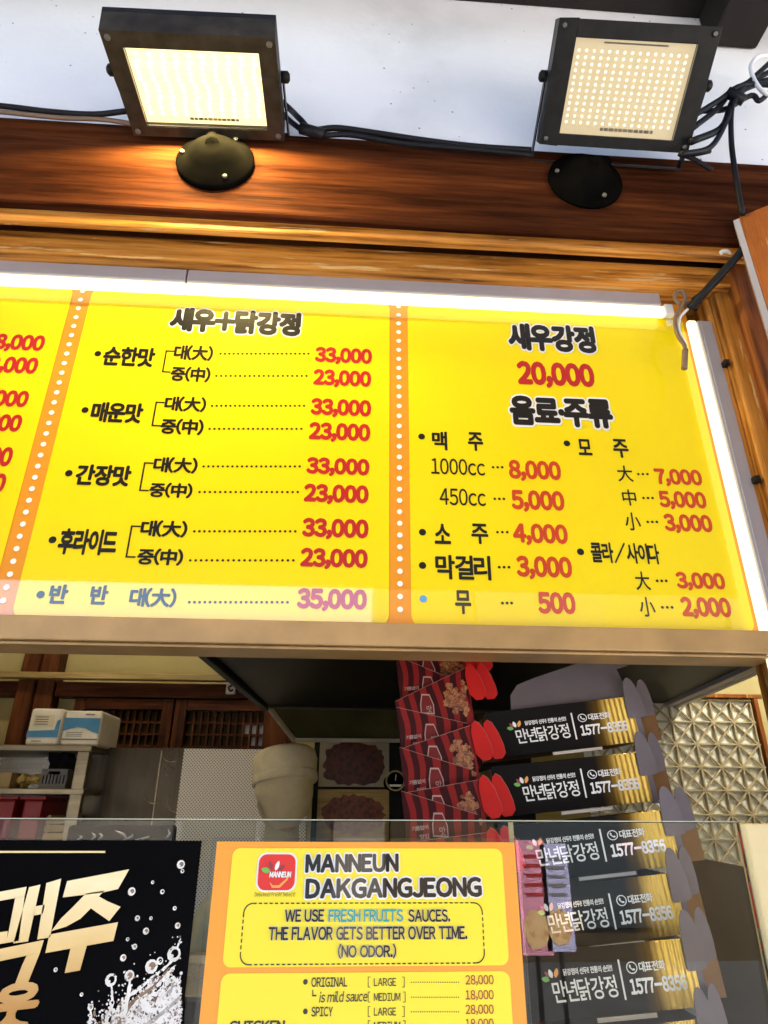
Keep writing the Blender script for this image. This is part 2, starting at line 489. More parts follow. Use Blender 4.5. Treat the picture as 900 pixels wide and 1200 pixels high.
class MB:
    def __init__(self):
        self.v, self.f, self.m, self.s, self.mats = [], [], [], [], []

    def mi(self, k):
        if k not in self.mats:
            self.mats.append(k)
        return self.mats.index(k)

    def add(self, vs, fs, k, smooth=False):
        n = len(self.v)
        self.v += [Vector(p) for p in vs]
        i = self.mi(k)
        for f in fs:
            self.f.append([n + j for j in f])
            self.m.append(i)
            self.s.append(smooth)
        return self

    def poly(self, pts, k):
        return self.add(pts, [list(range(len(pts)))], k)

    def box(self, lo, hi, k, X=None):
        a, b = Vector(lo), Vector(hi)
        vs = [Vector((x, y, z)) for x in (a.x, b.x) for y in (a.y, b.y) for z in (a.z, b.z)]
        if X is not None:
            vs = [X @ p for p in vs]
        return self.add(vs, [(0, 1, 3, 2), (4, 6, 7, 5), (0, 4, 5, 1), (2, 3, 7, 6), (0, 2, 6, 4), (1, 5, 7, 3)], k)

    def bar(self, a, b, w, h, k, up=(0, 0, 1)):
        """a straight bar of section w x h from a to b"""
        a, b = Vector(a), Vector(b)
        d = (b - a).normalized()
        s = d.cross(Vector(up))
        if s.length < 1e-5:
            s = d.cross(Vector((0, 1, 0)))
        s.normalize()
        u = s.cross(d)
        vs = [e + s * (i * w / 2) + u * (j * h / 2) for e in (a, b) for i, j in ((-1, -1), (1, -1), (1, 1), (-1, 1))]
        return self.add(vs, [(0, 1, 2, 3), (7, 6, 5, 4), (0, 4, 5, 1), (1, 5, 6, 2), (2, 6, 7, 3), (3, 7, 4, 0)], k)

    def tube(self, pts, r, k, n=10):
        pts = [Vector(p) for p in pts]
        rs = r if isinstance(r, (list, tuple)) else [r] * len(pts)
        vs, fs = [], []
        ref = Vector((0.3, 0.2, 0.93)).normalized()
        prev = None
        for i, p in enumerate(pts):
            d = (pts[min(i + 1, len(pts) - 1)] - pts[max(i - 1, 0)])
            d = d.normalized() if d.length > 1e-9 else Vector((0, 0, 1))
            if prev is None:
                a = d.cross(ref)
                if a.length < 1e-3:
                    a = d.cross(Vector((1, 0, 0)))
            else:
                a = prev - d * prev.dot(d)
            a.normalize()
            prev = a
            b = d.cross(a)
            for j in range(n):
                t = 2 * math.pi * j / n
                vs.append(p + (a * math.cos(t) + b * math.sin(t)) * rs[i])
        for i in range(len(pts) - 1):
            for j in range(n):
                fs.append((i * n + j, i * n + (j + 1) % n, (i + 1) * n + (j + 1) % n, (i + 1) * n + j))
        fs.append(list(range(n))[::-1])
        fs.append([(len(pts) - 1) * n + j for j in range(n)])
        return self.add(vs, fs, k, True)

    def lathe(self, prof, k, X, n=28):
        """profile (radius, height) about local z, placed by X"""
        vs, fs = [], []
        for r, h in prof:
            for j in range(n):
                t = 2 * math.pi * j / n
                vs.append(X @ Vector((r * math.cos(t), r * math.sin(t), h)))
        for i in range(len(prof) - 1):
            for j in range(n):
                fs.append((i * n + j, i * n + (j + 1) % n, (i + 1) * n + (j + 1) % n, (i + 1) * n + j))
        fs.append(list(range(n))[::-1])
        fs.append([(len(prof) - 1) * n + j for j in range(n)])
        return self.add(vs, fs, k, True)

    def prism(self, pts, off, k):
        """an outline given thickness by the vector off"""
        pts = [Vector(p) for p in pts]
        off = Vector(off)
        n = len(pts)
        vs = pts + [p + off for p in pts]
        fs = [list(range(n)), [n + j for j in range(n)][::-1]]
        fs += [(j, n + j, n + (j + 1) % n, (j + 1) % n) for j in range(n)]
        return self.add(vs, fs, k)

    def disc(self, c, U, V, ru, rv, k, n=14):
        c, U, V = Vector(c), Vector(U), Vector(V)
        return self.poly([c + U * (ru * math.cos(2 * math.pi * j / n)) + V * (rv * math.sin(2 * math.pi * j / n)) for j in range(n)], k)

    def build(self, name, parent=None, bevel=0.0, label=None, top=None, seg=2):
        me = bpy.data.meshes.new(name)
        o = bpy.data.objects.new(name, me)
        COL.objects.link(o)
        vs = self.v
        if parent is not None:
            root = parent
            while root.parent is not None:
                root = root.parent
            I = INV[root]
            vs = [I @ p for p in vs]
            o.parent = parent
        else:
            lo = Vector([min(p[i] for p in vs) for i in range(3)])
            hi = Vector([max(p[i] for p in vs) for i in range(3)])
            c = Vector(((lo.x + hi.x) / 2, (lo.y + hi.y) / 2, lo.z))
            vs = [p - c for p in vs]
            o.location = c
            INV[o] = Matrix.Translation(-c)
        me.from_pydata([tuple(p) for p in vs], [], self.f)
        for k in self.mats:
            me.materials.append(M[k])
        me.polygons.foreach_set('material_index', self.m)
        me.polygons.foreach_set('use_smooth', self.s)
        me.update()
        bm = bmesh.new()
        bm.from_mesh(me)
        if bevel:
            bmesh.ops.remove_doubles(bm, verts=bm.verts, dist=1e-6)
            es = [e for e in bm.edges if len(e.link_faces) == 2 and e.calc_face_angle(0) > 0.5]
            bmesh.ops.bevel(bm, geom=es, offset=bevel, segments=seg, profile=0.6, affect='EDGES', clamp_overlap=True)
        if len(bm.faces) < 3000 and not name.endswith('lettering'):
            bmesh.ops.recalc_face_normals(bm, faces=bm.faces)
        bm.to_mesh(me)
        bm.free()
        if label:
            o['label'] = label
        if top:
            o['label'], o['category'] = top[0], top[1]
            if len(top) > 2 and top[2]:
                o['group'] = top[2]
        return o


def structure(mb, name, **kw):
    o = mb.build(name, **kw)
    o['kind'] = 'structure'
    return o


def smooth_path(pts, n=8):
    """Catmull-Rom through the points"""
    pts = [Vector(p) for p in pts]
    q = [pts[0] * 2 - pts[1]] + pts + [pts[-1] * 2 - pts[-2]]
    out = []
    for i in range(1, len(q) - 2):
        a, b, c, d = q[i - 1:i + 3]
        for j in range(n):
            t = j / n
            out.append(0.5 * ((2 * b) + (c - a) * t + (2 * a - 5 * b + 4 * c - d) * t * t + (3 * b - a - 3 * c + d) * t ** 3))
    out.append(pts[-1])
    return out


def wob(a, b, sag=0.0, n=5, j=0.004):
    a, b = Vector(a), Vector(b)
    o = []
    for i in range(n + 1):
        t = i / n
        p = a.lerp(b, t)
        p.z -= sag * 4 * t * (1 - t)
        if 0 < i < n:
            p += Vector((random.uniform(-j, j), random.uniform(-j, j) * 0.4, random.uniform(-j, j)))
        o.append(p)
    return smooth_path(o, 5)


# ------------------------------------------------------------------ lettering
GLYPHS = {}


def glyph(ch):
    """the outline of one character as flat polygons, from Blender's own font"""
    if ch in GLYPHS:
        return GLYPHS[ch]
    full = chr(ord(ch) + 0xFEE0) if '!' <= ch <= '~' else ch
    cu = bpy.data.curves.new('glyph', 'FONT')
    cu.body = full
    cu.size = 1
    cu.resolution_u = 3
    cu.fill_mode = 'FRONT'
    ob = bpy.data.objects.new('glyph', cu)
    COL.objects.link(ob)
    dg = bpy.context.evaluated_depsgraph_get()
    me = bpy.data.meshes.new_from_object(ob.evaluated_get(dg))
    vs = [(v.co.x, v.co.y) for v in me.vertices]
    fs = [list(p.vertices) for p in me.polygons]
    bpy.data.objects.remove(ob)
    bpy.data.curves.remove(cu)
    bpy.data.meshes.remove(me)
    if vs:
        x0, x1 = min(p[0] for p in vs), max(p[0] for p in vs)
    else:
        x0, x1 = 0, 0.3
    if '!' <= ch <= '~':
        pad = 0.035
        vs = [(x - x0 + pad, y) for x, y in vs]
        adv = x1 - x0 + 2 * pad
    else:
        pad = 0.03
        vs = [(x - x0 + pad, y) for x, y in vs]
        adv = x1 - x0 + 2 * pad
    GLYPHS[ch] = (vs, fs, adv)
    return GLYPHS[ch]


def ring(r, n):
    return [(r * math.cos(2 * math.pi * i / n + 0.2), r * math.sin(2 * math.pi * i / n + 0.2)) for i in range(n)]


def text(mb, s, F, box, k, bold=0.0, lift=0.0008, halo=None, halo_r=0.1, track=0.0, shear=0.0, space=0.3, rise=0.0):
    """letters fitted into box = (u0, u1, v0, v1) of the frame F = (origin, right, up, out)"""
    O, U, V, N = F
    pos, x = [], 0.0
    for ch in s:
        if ch == ' ':
            x += space
            continue
        vs, fs, adv = glyph(ch)
        pos.append((x, vs, fs))
        x += adv + track
    xs = [p[0] + x0 for x0, vs, fs in pos for p in vs]
    ys = [p[1] for x0, vs, fs in pos for p in vs]
    a0, a1, b0, b1 = min(xs) - bold, max(xs) + bold, min(ys) - bold, max(ys) + bold
    u0, u1, v0, v1 = box
    su, sv = (u1 - u0) / (a1 - a0), (v1 - v0) / (b1 - b0)

    def lay(offs, kk, z0):
        for i, (ox, oy) in enumerate(offs):
            z = z0 + i * 0.00002
            for x0, vs, fs in pos:
                pts = []
                for px, py in vs:
                    u = (px + x0 + ox - a0) * su
                    v = (py + oy - b0) * sv
                    u += shear * v
                    v += rise * u
                    pts.append(O + U * (u0 + u) + V * (v0 + v) + N * z)
                mb.add(pts, fs, kk)
    if halo:
        lay(ring(halo_r, 14) + ring(halo_r * 0.5, 7), halo, lift)
        lift += 0.0008
    offs = [(0, 0)]
    if bold:
        offs += ring(bold, 8)
    lay(offs, k, lift)


def rrect(u0, u1, v0, v1, r, n=6):
    out = []
    for cx, cy, a in ((u1 - r, v1 - r, 0), (u0 + r, v1 - r, 90), (u0 + r, v0 + r, 180), (u1 - r, v0 + r, 270)):
        for i in range(n + 1):
            t = R(a + 90 * i / n)
            out.append((cx + r * math.cos(t), cy + r * math.sin(t)))
    return out


def facade_frame(D):
    return (Vector((0, D, 0)), Vector((1, 0, 0)), Vector((0, 0, 1)), Vector((0, -1, 0)))


def pxbox(x0, x1, y0, y1, D):
    """pixel extents (y measured at the middle of the text) to (u0, u1, v0, v1) on the plane y = D"""
    xc, yc = (x0 + x1) / 2, (y0 + y1) / 2
    return (P(x0, yc, D).x, P(x1, yc, D).x, P(xc, y1, D).z, P(xc, y0, D).z)

# ------------------------------------------------------------------ the street (lies behind the camera, seen in the glass)
g = MB().box((-40, -60, -0.5), (40, 40, -0.15), 'asphalt')
structure(g, 'ground')
g = MB().box((-20, -3.6, -0.149), (20, 0.74, 0), 'paving')
structure(g, 'pavement', bevel=0.01)
g = MB()
for i in range(28):
    g.box((-14 + i, -3.85, -0.148), (-13.01 + i, -3.61, 0.01), 'kerb')
structure(g, 'kerb', bevel=0.012)

# ------------------------------------------------------------------ the shop building
YB, YW, YS = 0.98, 1.0, 1.10        # beam face, plaster face, menu board face
z_beam_top = P(615, 175, YB).z
z_beam = P(450, 258, YB).z
z_lip = P(450, 295, 1.02).z
z_trim = P(450, 319, 1.05).z
z_soff = P(600, 6, YW).z
XL, XR = -2.4, 2.2
shop = thing('shop_building', 'timber framed shop front with white plaster above a brown beam and ochre walls inside', 'shop', (0, 1, 0))
b = MB().box((-3.2, YW, z_beam_top - 0.05), (3.0, YW + 0.16, 4.2), 'white_wall')
pw = b.build('plaster_wall', shop)
b = MB()
for px in (619, 640):
    c = P(px, 3, YW)
    b.lathe([(0.013, 0), (0.013, 0.012), (0.009, 0.018)], 'screw', Matrix.Translation(c) @ Matrix.Rotation(R(90), 4, 'X'), 8)
b.build('bolt_pair', pw)
b = MB().box((-3.2, YB, z_beam), (3.0, 1.02, z_beam_top), 'beam_wood')
b.build('header_beam', shop, bevel=0.006)
zA, zB = P(450, 281, 1.0).z, P(450, 297, 1.042).z
b = MB().box((-3.2, 1.0, zA), (3.0, 1.016, z_beam - 0.0005), 'trim_wood')
b.build('beam_lip', shop, bevel=0.005)
b = MB().box((-3.2, 1.042, z_trim), (3.0, 1.16, zB + 0.012), 'trim_wood')
b.build('window_head', shop, bevel=0.007)
b = MB().box((-3.2, 1.060, zB + 0.0125), (3.0, 1.16, z_beam_top - 0.07), 'inner_wood_x')
b.build('head_board', shop)
b = MB().box((-3.2, 0.2, z_soff), (3.0, YW - 0.002, z_soff + 0.05), 'soffit')
b.build('soffit', shop)
rx = P(866, 40, 0.9).x
for i, x in enumerate((rx - 1.75, rx)):
    pass
b = MB().box((rx - 0.005, 0.3, z_soff - 0.13), (rx + 0.13, YW - 0.003, z_soff - 0.002), 'soffit')
b.build('rafter', shop, bevel=0.01)
# posts on the right of the opening
xa, xb = P(851, 400, 1.06).x, P(870, 400, 1.06).x
b = MB().box((xa, 1.055, 0.9), (xb, 1.2, z_trim - 0.003), 'post_wood')
b.box((xa - 0.012, 1.075, 0.9), (xa - 0.001, 1.2, z_trim - 0.004), 'post_wood')
b.build('window_jamb', shop, bevel=0.004, label='weathered jamb with chipped varnish')
xc = P(880, 400, 1.03).x
b = MB().box((xc, 1.025, 0), (xc + 0.2, 1.18, z_beam - 0.003), 'post_dark')
b.build('door_post', shop, bevel=0.005)
b = MB().box((xc + 0.202, 1.0, 0), (3.0, 1.17, z_beam - 0.004), 'white_wall')
b.build('front_wall', shop)
b = MB().box((-3.2, 1.0, 0), (-1.9, 1.17, z_lip - 0.004), 'white_wall')
b.build('front_wall', shop)
# inside
YI = 3.0
b = MB().box((XL, YI, 0), (XR, YI + 0.15, 3.0), 'ochre_wall')
bw = b.build('back_wall', shop)
b = MB().box((XL - 0.15, 1.17, 0), (XL, YI + 0.15, 3.0), 'ochre_wall')
b.build('side_wall', shop)
b = MB().box((XR, 1.17, 0), (XR + 0.15, YI + 0.15, 3.0), 'ochre_wall')
b.build('side_wall', shop)
b = MB().box((-3.2, 1.165, 3.001), (3.0, YI + 0.4, 3.2), 'soffit')
b.build('ceiling', shop)
b = MB()                                                       # roof above the ceiling keeps the rooms dark
b.prism([(-3.4, 0.1, 4.15), (3.2, 0.1, 4.15), (3.2, 3.6, 5.2), (-3.4, 3.6, 5.2)], (0, 0, 0.12), 'roof_tile')
b.build('roof', shop)
b = MB().box((XL, 0.75, -0.1), (XR, YI, 0.002), 'floor')
b.build('floor', shop)


def back(x0, x1, y0, y1, D, k, th, mb):
    """a board on the back wall, from pixel extents"""
    xm, ym = (x0 + x1) / 2, (y0 + y1) / 2
    mb.box((P(x0, ym, D).x, D, P(xm, y1, D).z), (P(x1, ym, D).x, D + th, P(xm, y0, D).z), k)


b = MB()
x0, x1 = P(31, 757, 2.9).x, P(51, 757, 2.9).x
b.box((x0, 2.9, 0), (x1, 2.998, 2.998), 'inner_wood_z')
b.build('wall_post', shop, bevel=0.006)
b = MB().box((x1 + 0.004, 2.91, 0), (x1 + 0.075, 2.998, 2.998), 'inner_wood_z')
b.build('wall_post', shop, bevel=0.006)
zr0, zr1 = P(130, 796, 2.86).z, P(130, 789, 2.86).z
b = MB().box((XL + 0.01, 2.85, zr0), (P(285, 796, 2.86).x, 2.897, zr1), 'ledge_wood')
b.build('picture_rail', shop, bevel=0.003)
zb0 = P(130, 816, 2.9).z
b = MB().box((x1 + 0.08, 2.92, zb0), (0.4, 2.998, zr0 - 0.002), 'inner_wood_x')
b.box((XL + 0.01, 2.925, zb0), (x0 - 0.003, 2.998, zr0 - 0.002), 'inner_wood_x')
b.build('wall_beam', shop, bevel=0.005)
# sliding lattice windows
for wx0, wx1, lit in ((82, 200, False), (202, 342, True)):
    D = 2.93
    xa0, xb0 = P(wx0, 850, D).x, P(wx1, 850, D).x
    z1, z0 = zb0 - 0.003, 1.0
    fr = MB()
    sw = 0.045 if not lit else 0.05
    rw = 0.12 if lit else 0.045
    fr.box((xa0, D, z0), (xa0 + sw, 2.996, z1), 'inner_wood_z')
    fr.box((xb0 - rw, D, z0), (xb0, 2.996, z1), 'inner_wood_z')
    fr.box((xa0 + sw, D + 0.003, z1 - 0.045), (xb0 - rw, 2.996, z1), 'inner_wood_x')
    wnd = fr.build('window', shop, bevel=0.004)
    pa = MB().box((xa0 + sw, D + 0.05, z0), (xb0 - rw, D + 0.055, z1 - 0.045), 'night_glass')
    pa.build('pane', wnd)
    la = MB()
    wd = xb0 - rw - xa0 - sw
    nx = 11
    for i in range(1, nx):
        x = xa0 + sw + wd * i / nx
        la.box((x - 0.004, D + 0.03, z0), (x + 0.004, D + 0.045, z1 - 0.046), 'inner_wood_z')
    for i in range(1, 9):
        z = z1 - 0.045 - 0.048 * i
        la.box((xa0 + sw, D + 0.031, z - 0.004), (xb0 - rw, D + 0.044, z + 0.004), 'inner_wood_x')
    la.build('lattice', wnd)
    if lit:
        w4 = MB()
        for i, j in ((9, 1), (9, 2), (10, 1), (10, 2), (10, 3), (9, 3), (8, 1)):
            x = xa0 + sw + wd * i / nx
            z = z1 - 0.045 - 0.048 * j
            w4.box((x + 0.006, D + 0.0465, z + 0.006 - 0.048), (x + wd / nx - 0.006, D + 0.049, z - 0.006), 'cool_pane')
        w4.build('paper_pane', wnd)

# small card with a hook on the wall beam
c = P(268, 802, 2.84)
hk = thing('wall_hook', 'small cream wall plate with a dark curved hook below the pale rail', 'hook', c)
MB().box((c.x - 0.02, 2.897, c.z - 0.03), (c.x + 0.02, 2.919, c.z + 0.03), 'paper_white').build('plate', hk, bevel=0.003)
MB().tube(smooth_path([c + Vector((-0.008, 0.052, 0.018)), c + Vector((0.006, 0.045, 0.02)), c + Vector((0.007, 0.04, 0.004)), c + Vector((-0.006, 0.042, -0.006)), c + Vector((0.002, 0.045, -0.02)), c + Vector((0.012, 0.05, -0.014))]), 0.0035, 'black_metal').build('hook', hk)

# ------------------------------------------------------------------ menu board
xs0 = -1.75
xs1 = P(884, 735, YS).x + 0.012
zs0 = P(450, 728, YS).z
zs1 = P(450, 352, YS).z
ctr1, ctr2 = P(95, 350, YS).x, P(467, 365, YS).x
board = thing('menu_board', 'long yellow and orange menu board with red prices hung below the window head', 'menu board', ((xs0 + xs1) / 2, YS, zs0))
MB().box((xs0, YS, zs0 - 0.02), (xs1, YS + 0.02, zs1 + 0.03), 'orange').build('backing', board)
FB = facade_frame(YS)
half = 0.0195


def flat(mb, F, pts, k, lift):
    O, U, V, N = F
    mb.poly([O + U * p[0] + V * p[1] + N * lift for p in pts], k)


def dot(mb, F, u, v, r, k, lift, n=14):
    O, U, V, N = F
    mb.disc(O + U * u + V * v + N * lift, U, V, r, r, k, n)


yz0, yz1 = zs0 - 0.01, zs1 - 0.004
spans = ((xs0 + 0.02, ctr1 - half), (ctr1 + half, ctr2 - half), (ctr2 + half, xs1 - 0.012))
panels = []
for (a, c) in spans:
    m_ = MB()
    flat(m_, FB, rrect(a, c, yz0, yz1, 0.022), 'yellow', 0.001)
    panels.append(m_.build('yellow_panel', board))
md = MB()
for c in (ctr1, ctr2):
    n = 30
    for i in range(n):
        dot(md, FB, c, yz1 - 0.012 - (yz1 - yz0 - 0.02) * i / n, 0.0052, 'ink_white', 0.001)
md.build('dot_row', board)


def px_dots(mb, x0, x1, y, n, r, k='ink_black'):
    for i in range(n):
        x = x0 + (x1 - x0) * (i + 0.5) / n
        p = P(x, y, YS)
        dot(mb, FB, p.x, p.z, r, k, 0.0016, 8)


def px_text(mb, s, x0, x1, y0, y1, k, **kw):
    text(mb, s, FB, pxbox(x0, x1, y0, y1, YS), k, lift=kw.pop('lift', 0.0016), **kw)


heads, items, prices = MB(), MB(), MB()
px_text(heads, '새우+닭강정', 199, 353, 364, 392, 'ink_black', bold=0.065, halo='ink_white', halo_r=0.12, space=0.15)
ROWS = [
    ('순한맛', (115, 415), (121, 182, 407, 430), (190, 198, 411, 437), (204, 250, 405, 423), (256, 364, 415), (369, 436, 408, 428), (200, 247, 430, 448), (251, 362, 441), (367, 435, 434, 455)),
    ('매운맛', (100, 481), (107, 168, 472, 496), (177, 187, 471, 500), (193, 242, 465, 483), (246, 359, 476), (364, 435, 468, 490), (188, 239, 491, 510), (243, 356, 503), (362, 434, 496, 519)),
    ('간장맛', (81, 555), (89, 154, 545, 570), (163, 173, 542, 576), (180, 232, 536, 555), (236, 354, 547), (359, 433, 537, 559), (175, 226, 566, 584), (231, 352, 577), (356, 432, 568, 592)),
    ('후라이드', (62, 633), (69, 138, 620, 651), (147, 158, 616, 654), (165, 220, 610, 630), (225, 349, 623), (354, 432, 608, 633), (161, 215, 643, 663), (220, 347, 657), (352, 431, 643, 668)),
]
for nm, bl, it, br, t1, d1, p1, t2, d2, p2 in ROWS:
    q = P(*bl, YS)
    dot(items, FB, q.x, q.z, 0.0068, 'ink_black', 0.0016)
    px_text(items, nm, *it, 'ink_black', bold=0.045)
    u0, u1, v0, v1 = pxbox(*br, YS)
    w = 0.0032
    uu = pxbox(br[0], br[0] + 4, br[2], br[3], YS)
    um = P((br[0] + br[1]) / 2 - 1, (br[2] + br[3]) / 2, YS).x
    O, U, V, N = FB
    for r_ in (((um - w / 2, um + w / 2), (v0, v1)), ((um + w / 2, um + 0.016), (v1 - w, v1)), ((um + w / 2, um + 0.016), (v0, v0 + w))):
        flat(items, FB, [(r_[0][0], r_[1][0]), (r_[0][1], r_[1][0]), (r_[0][1], r_[1][1]), (r_[0][0], r_[1][1])], 'ink_black', 0.0016)
    px_text(items, '대(大)', *t1, 'ink_black', bold=0.042)
    px_text(items, '중(中)', *t2, 'ink_black', bold=0.042)
    px_dots(items, *d1, 21, 0.0025)
    px_dots(items, *d2, 20, 0.0025)
    px_text(prices, '33,000', *p1, 'ink_red', bold=0.062)
    px_text(prices, '23,000', *p2, 'ink_red', bold=0.062)
q = P(48, 697, YS)
dot(items, FB, q.x, q.z, 0.0068, 'ink_black', 0.0016)
px_text(items, '반', 58, 80, 685, 708, 'ink_black', bold=0.042)
px_text(items, '반', 106, 127, 686, 709, 'ink_black', bold=0.042)
px_text(items, '대(大)', 152, 207, 689, 712, 'ink_black', bold=0.042)
px_dots(items, 219, 340, 706, 20, 0.0025)
px_text(prices, '35,000', 348, 430, 690, 717, 'ink_red', bold=0.062)
heads.build('heading_lettering', panels[1])
items.build('item_lettering', panels[1])
prices.build('price_lettering', panels[1])

heads, items, prices = MB(), MB(), MB()
px_text(heads, '새우강정', 595, 697, 381, 413, 'ink_black', bold=0.06, halo='ink_white', halo_r=0.11)
px_text(heads, '음료·주류', 597, 717, 466, 501, 'ink_black', bold=0.06, halo='ink_white', halo_r=0.12)
px_text(prices, '20,000', 606, 696, 425, 456, 'ink_red', bold=0.062)
for q in ((494, 512), (495, 624), (495, 663), (664, 520), (680, 647)):
    p = P(*q, YS)
    dot(items, FB, p.x, p.z, 0.0068, 'ink_black', 0.0016)
p = P(496, 702, YS)
dot(items, FB, p.x, p.z, 0.0068, 'ink_blue', 0.0016)
for s, bx in (('맥', (506, 524, 506, 528)), ('주', (548, 566, 507, 529)), ('소', (509, 528, 614, 638)), ('주', (552, 572, 614, 638)),
              ('막걸리', (510, 575, 651, 680)), ('무', (533, 552, 692, 720)), ('모', (677, 693, 515, 534)), ('주', (718, 736, 515, 537)),
              ('콜라/사이다', (692, 772, 636, 661))):
    px_text(items, s, *bx, 'ink_black', bold=0.032)
for s, bx in (('1000cc', (505, 568, 538, 557)), ('450cc', (515, 569, 573, 593)), ('大', (723, 741, 546, 565)), ('中', (729, 745, 574, 593)),
              ('小', (732, 750, 601, 622)), ('大', (744, 761, 670, 692)), ('小', (749, 767, 700, 723))):
    px_text(items, s, *bx, 'ink_black', bold=0.012)
for x0, x1, y in ((575, 591, 548), (577, 593, 585), (580, 597, 624), (582, 599, 665), (586, 602, 707), (745, 761, 556), (751, 767, 584), (756, 772, 612), (767, 783, 681), (773, 790, 712)):
    px_dots(items, x0, x1, y, 3, 0.0028)
for s, bx in (('8,000', (596, 657, 540, 565)), ('5,000', (599, 661, 575, 601)), ('4,000', (601, 665, 614, 640)), ('3,000', (605, 670, 652, 680)), ('500', (630, 674, 694, 720)),
              ('7,000', (767, 822, 550, 571)), ('5,000', (772, 827, 576, 598)), ('3,000', (778, 834, 603, 626)), ('3,000', (792, 849, 671, 693)), ('2,000', (798, 856, 700, 726))):
    px_text(prices, s, *bx, 'ink_orange_red', bold=0.055)
heads.build('heading_lettering', panels[2])
items.build('item_lettering', panels[2])
prices.build('price_lettering', panels[2])

prices = MB()
for s, xr, y0, y1 in (('28,000', 53, 392, 413), ('18,000', 45, 418, 440), ('28,000', 34, 457, 479), ('18,000', 26, 485, 508), ('28,000', 15, 523, 549), ('18,000', 7, 554, 580)):
    px_text(prices, s, xr - 72, xr, y0, y1, 'ink_red', bold=0.062)
prices.build('price_lettering', panels[0])
# bottom rail of the board
zf0 = P(450, 757, 1.065).z
zf1 = P(450, 729, 1.065).z
b = MB().box((xs0, 1.066, zf0), (xs1 + 0.004, 1.098, zf1), 'frame_alu')
b.box((xs0, 1.075, zf0 - 0.006), (xs1 + 0.002, 1.15, zf0 - 0.0005), 'frame_alu')
b.build('bottom_rail', board, bevel=0.0025)
MB().box((xs0, YS + 0.021, zs0 - 0.018), (xs1, YS + 0.05, zs1 + 0.028), 'frame_alu').build('back_tray', board)

# LED bars along the top and the right edge of the board
zt0, zt1, zt2 = P(450, 353, 1.074).z, P(450, 342, 1.074).z, P(450, 321, 1.072).z
xe = P(786, 372, 1.06).x
lb = thing('light_bar', 'lit white light bar with grey housing along the top of the menu board', 'light bar', ((xs0 + xe) / 2, 1.07, zt0))
xj = P(215, 330, 1.06).x
b = MB()
for a, c in ((xs0, xj - 0.0015), (xj + 0.0015, xe - 0.006)):
    b.box((a, 1.072, zt1 + 0.001), (c, 1.094, zt2), 'alu')
b.build('housing', lb, bevel=0.003)
b = MB()
for a, c in ((xs0, xj - 0.0005), (xj + 0.0005, xe)):
    b.box((a, 1.074, zt0), (c, 1.087, zt1), 'led_white')
b.build('diffuser', lb, bevel=0.004, seg=3)
MB().box((xe + 0.0005, 1.073, zt0 + 0.002), (xe + 0.02, 1.088, zt1 + 0.006), 'cable_white').build('end_cap', lb, bevel=0.003)
b = MB()
for px in (108, 397, 660):
    c = P(px, 329, 1.06)
    b.box((c.x - 0.006, 1.0695, zt2 - 0.004), (c.x + 0.006, 1.0712, zt2 + 0.001), 'alu')
b.build('clip', lb)

xv0, xv1 = P(803, 378, 1.086).x, P(816.5, 378, 1.074).x
xv2 = P(834, 378, 1.072).x
zv1 = P(820, 370, 1.06).z
zv0 = P(900, 800, 1.06).z
lv = thing('light_bar', 'lit white light bar standing upright at the right edge of the menu board', 'light bar', (xv0, 1.07, zv0))
MB().box((xv0, 1.074, zv0), (xv1, 1.087, zv1), 'led_white').build('diffuser', lv, bevel=0.004, seg=3)
b = MB().box((xv1 + 0.001, 1.072, zv0), (xv2, 1.094, zv1 - 0.003), 'alu')
b.box((xv1 + 0.006, 1.0700, zv0), (xv1 + 0.008, 1.0725, zv1 - 0.004), 'alu')
b.build('housing', lv, bevel=0.003)
b = MB()
for py in (425, 560):
    c = P(850, py, 1.06)
    b.box((xv2 - 0.004, 1.056, c.z - 0.006), (xv2 + 0.006, 1.07, c.z + 0.006), 'black_metal')
b.build('clip', lv)


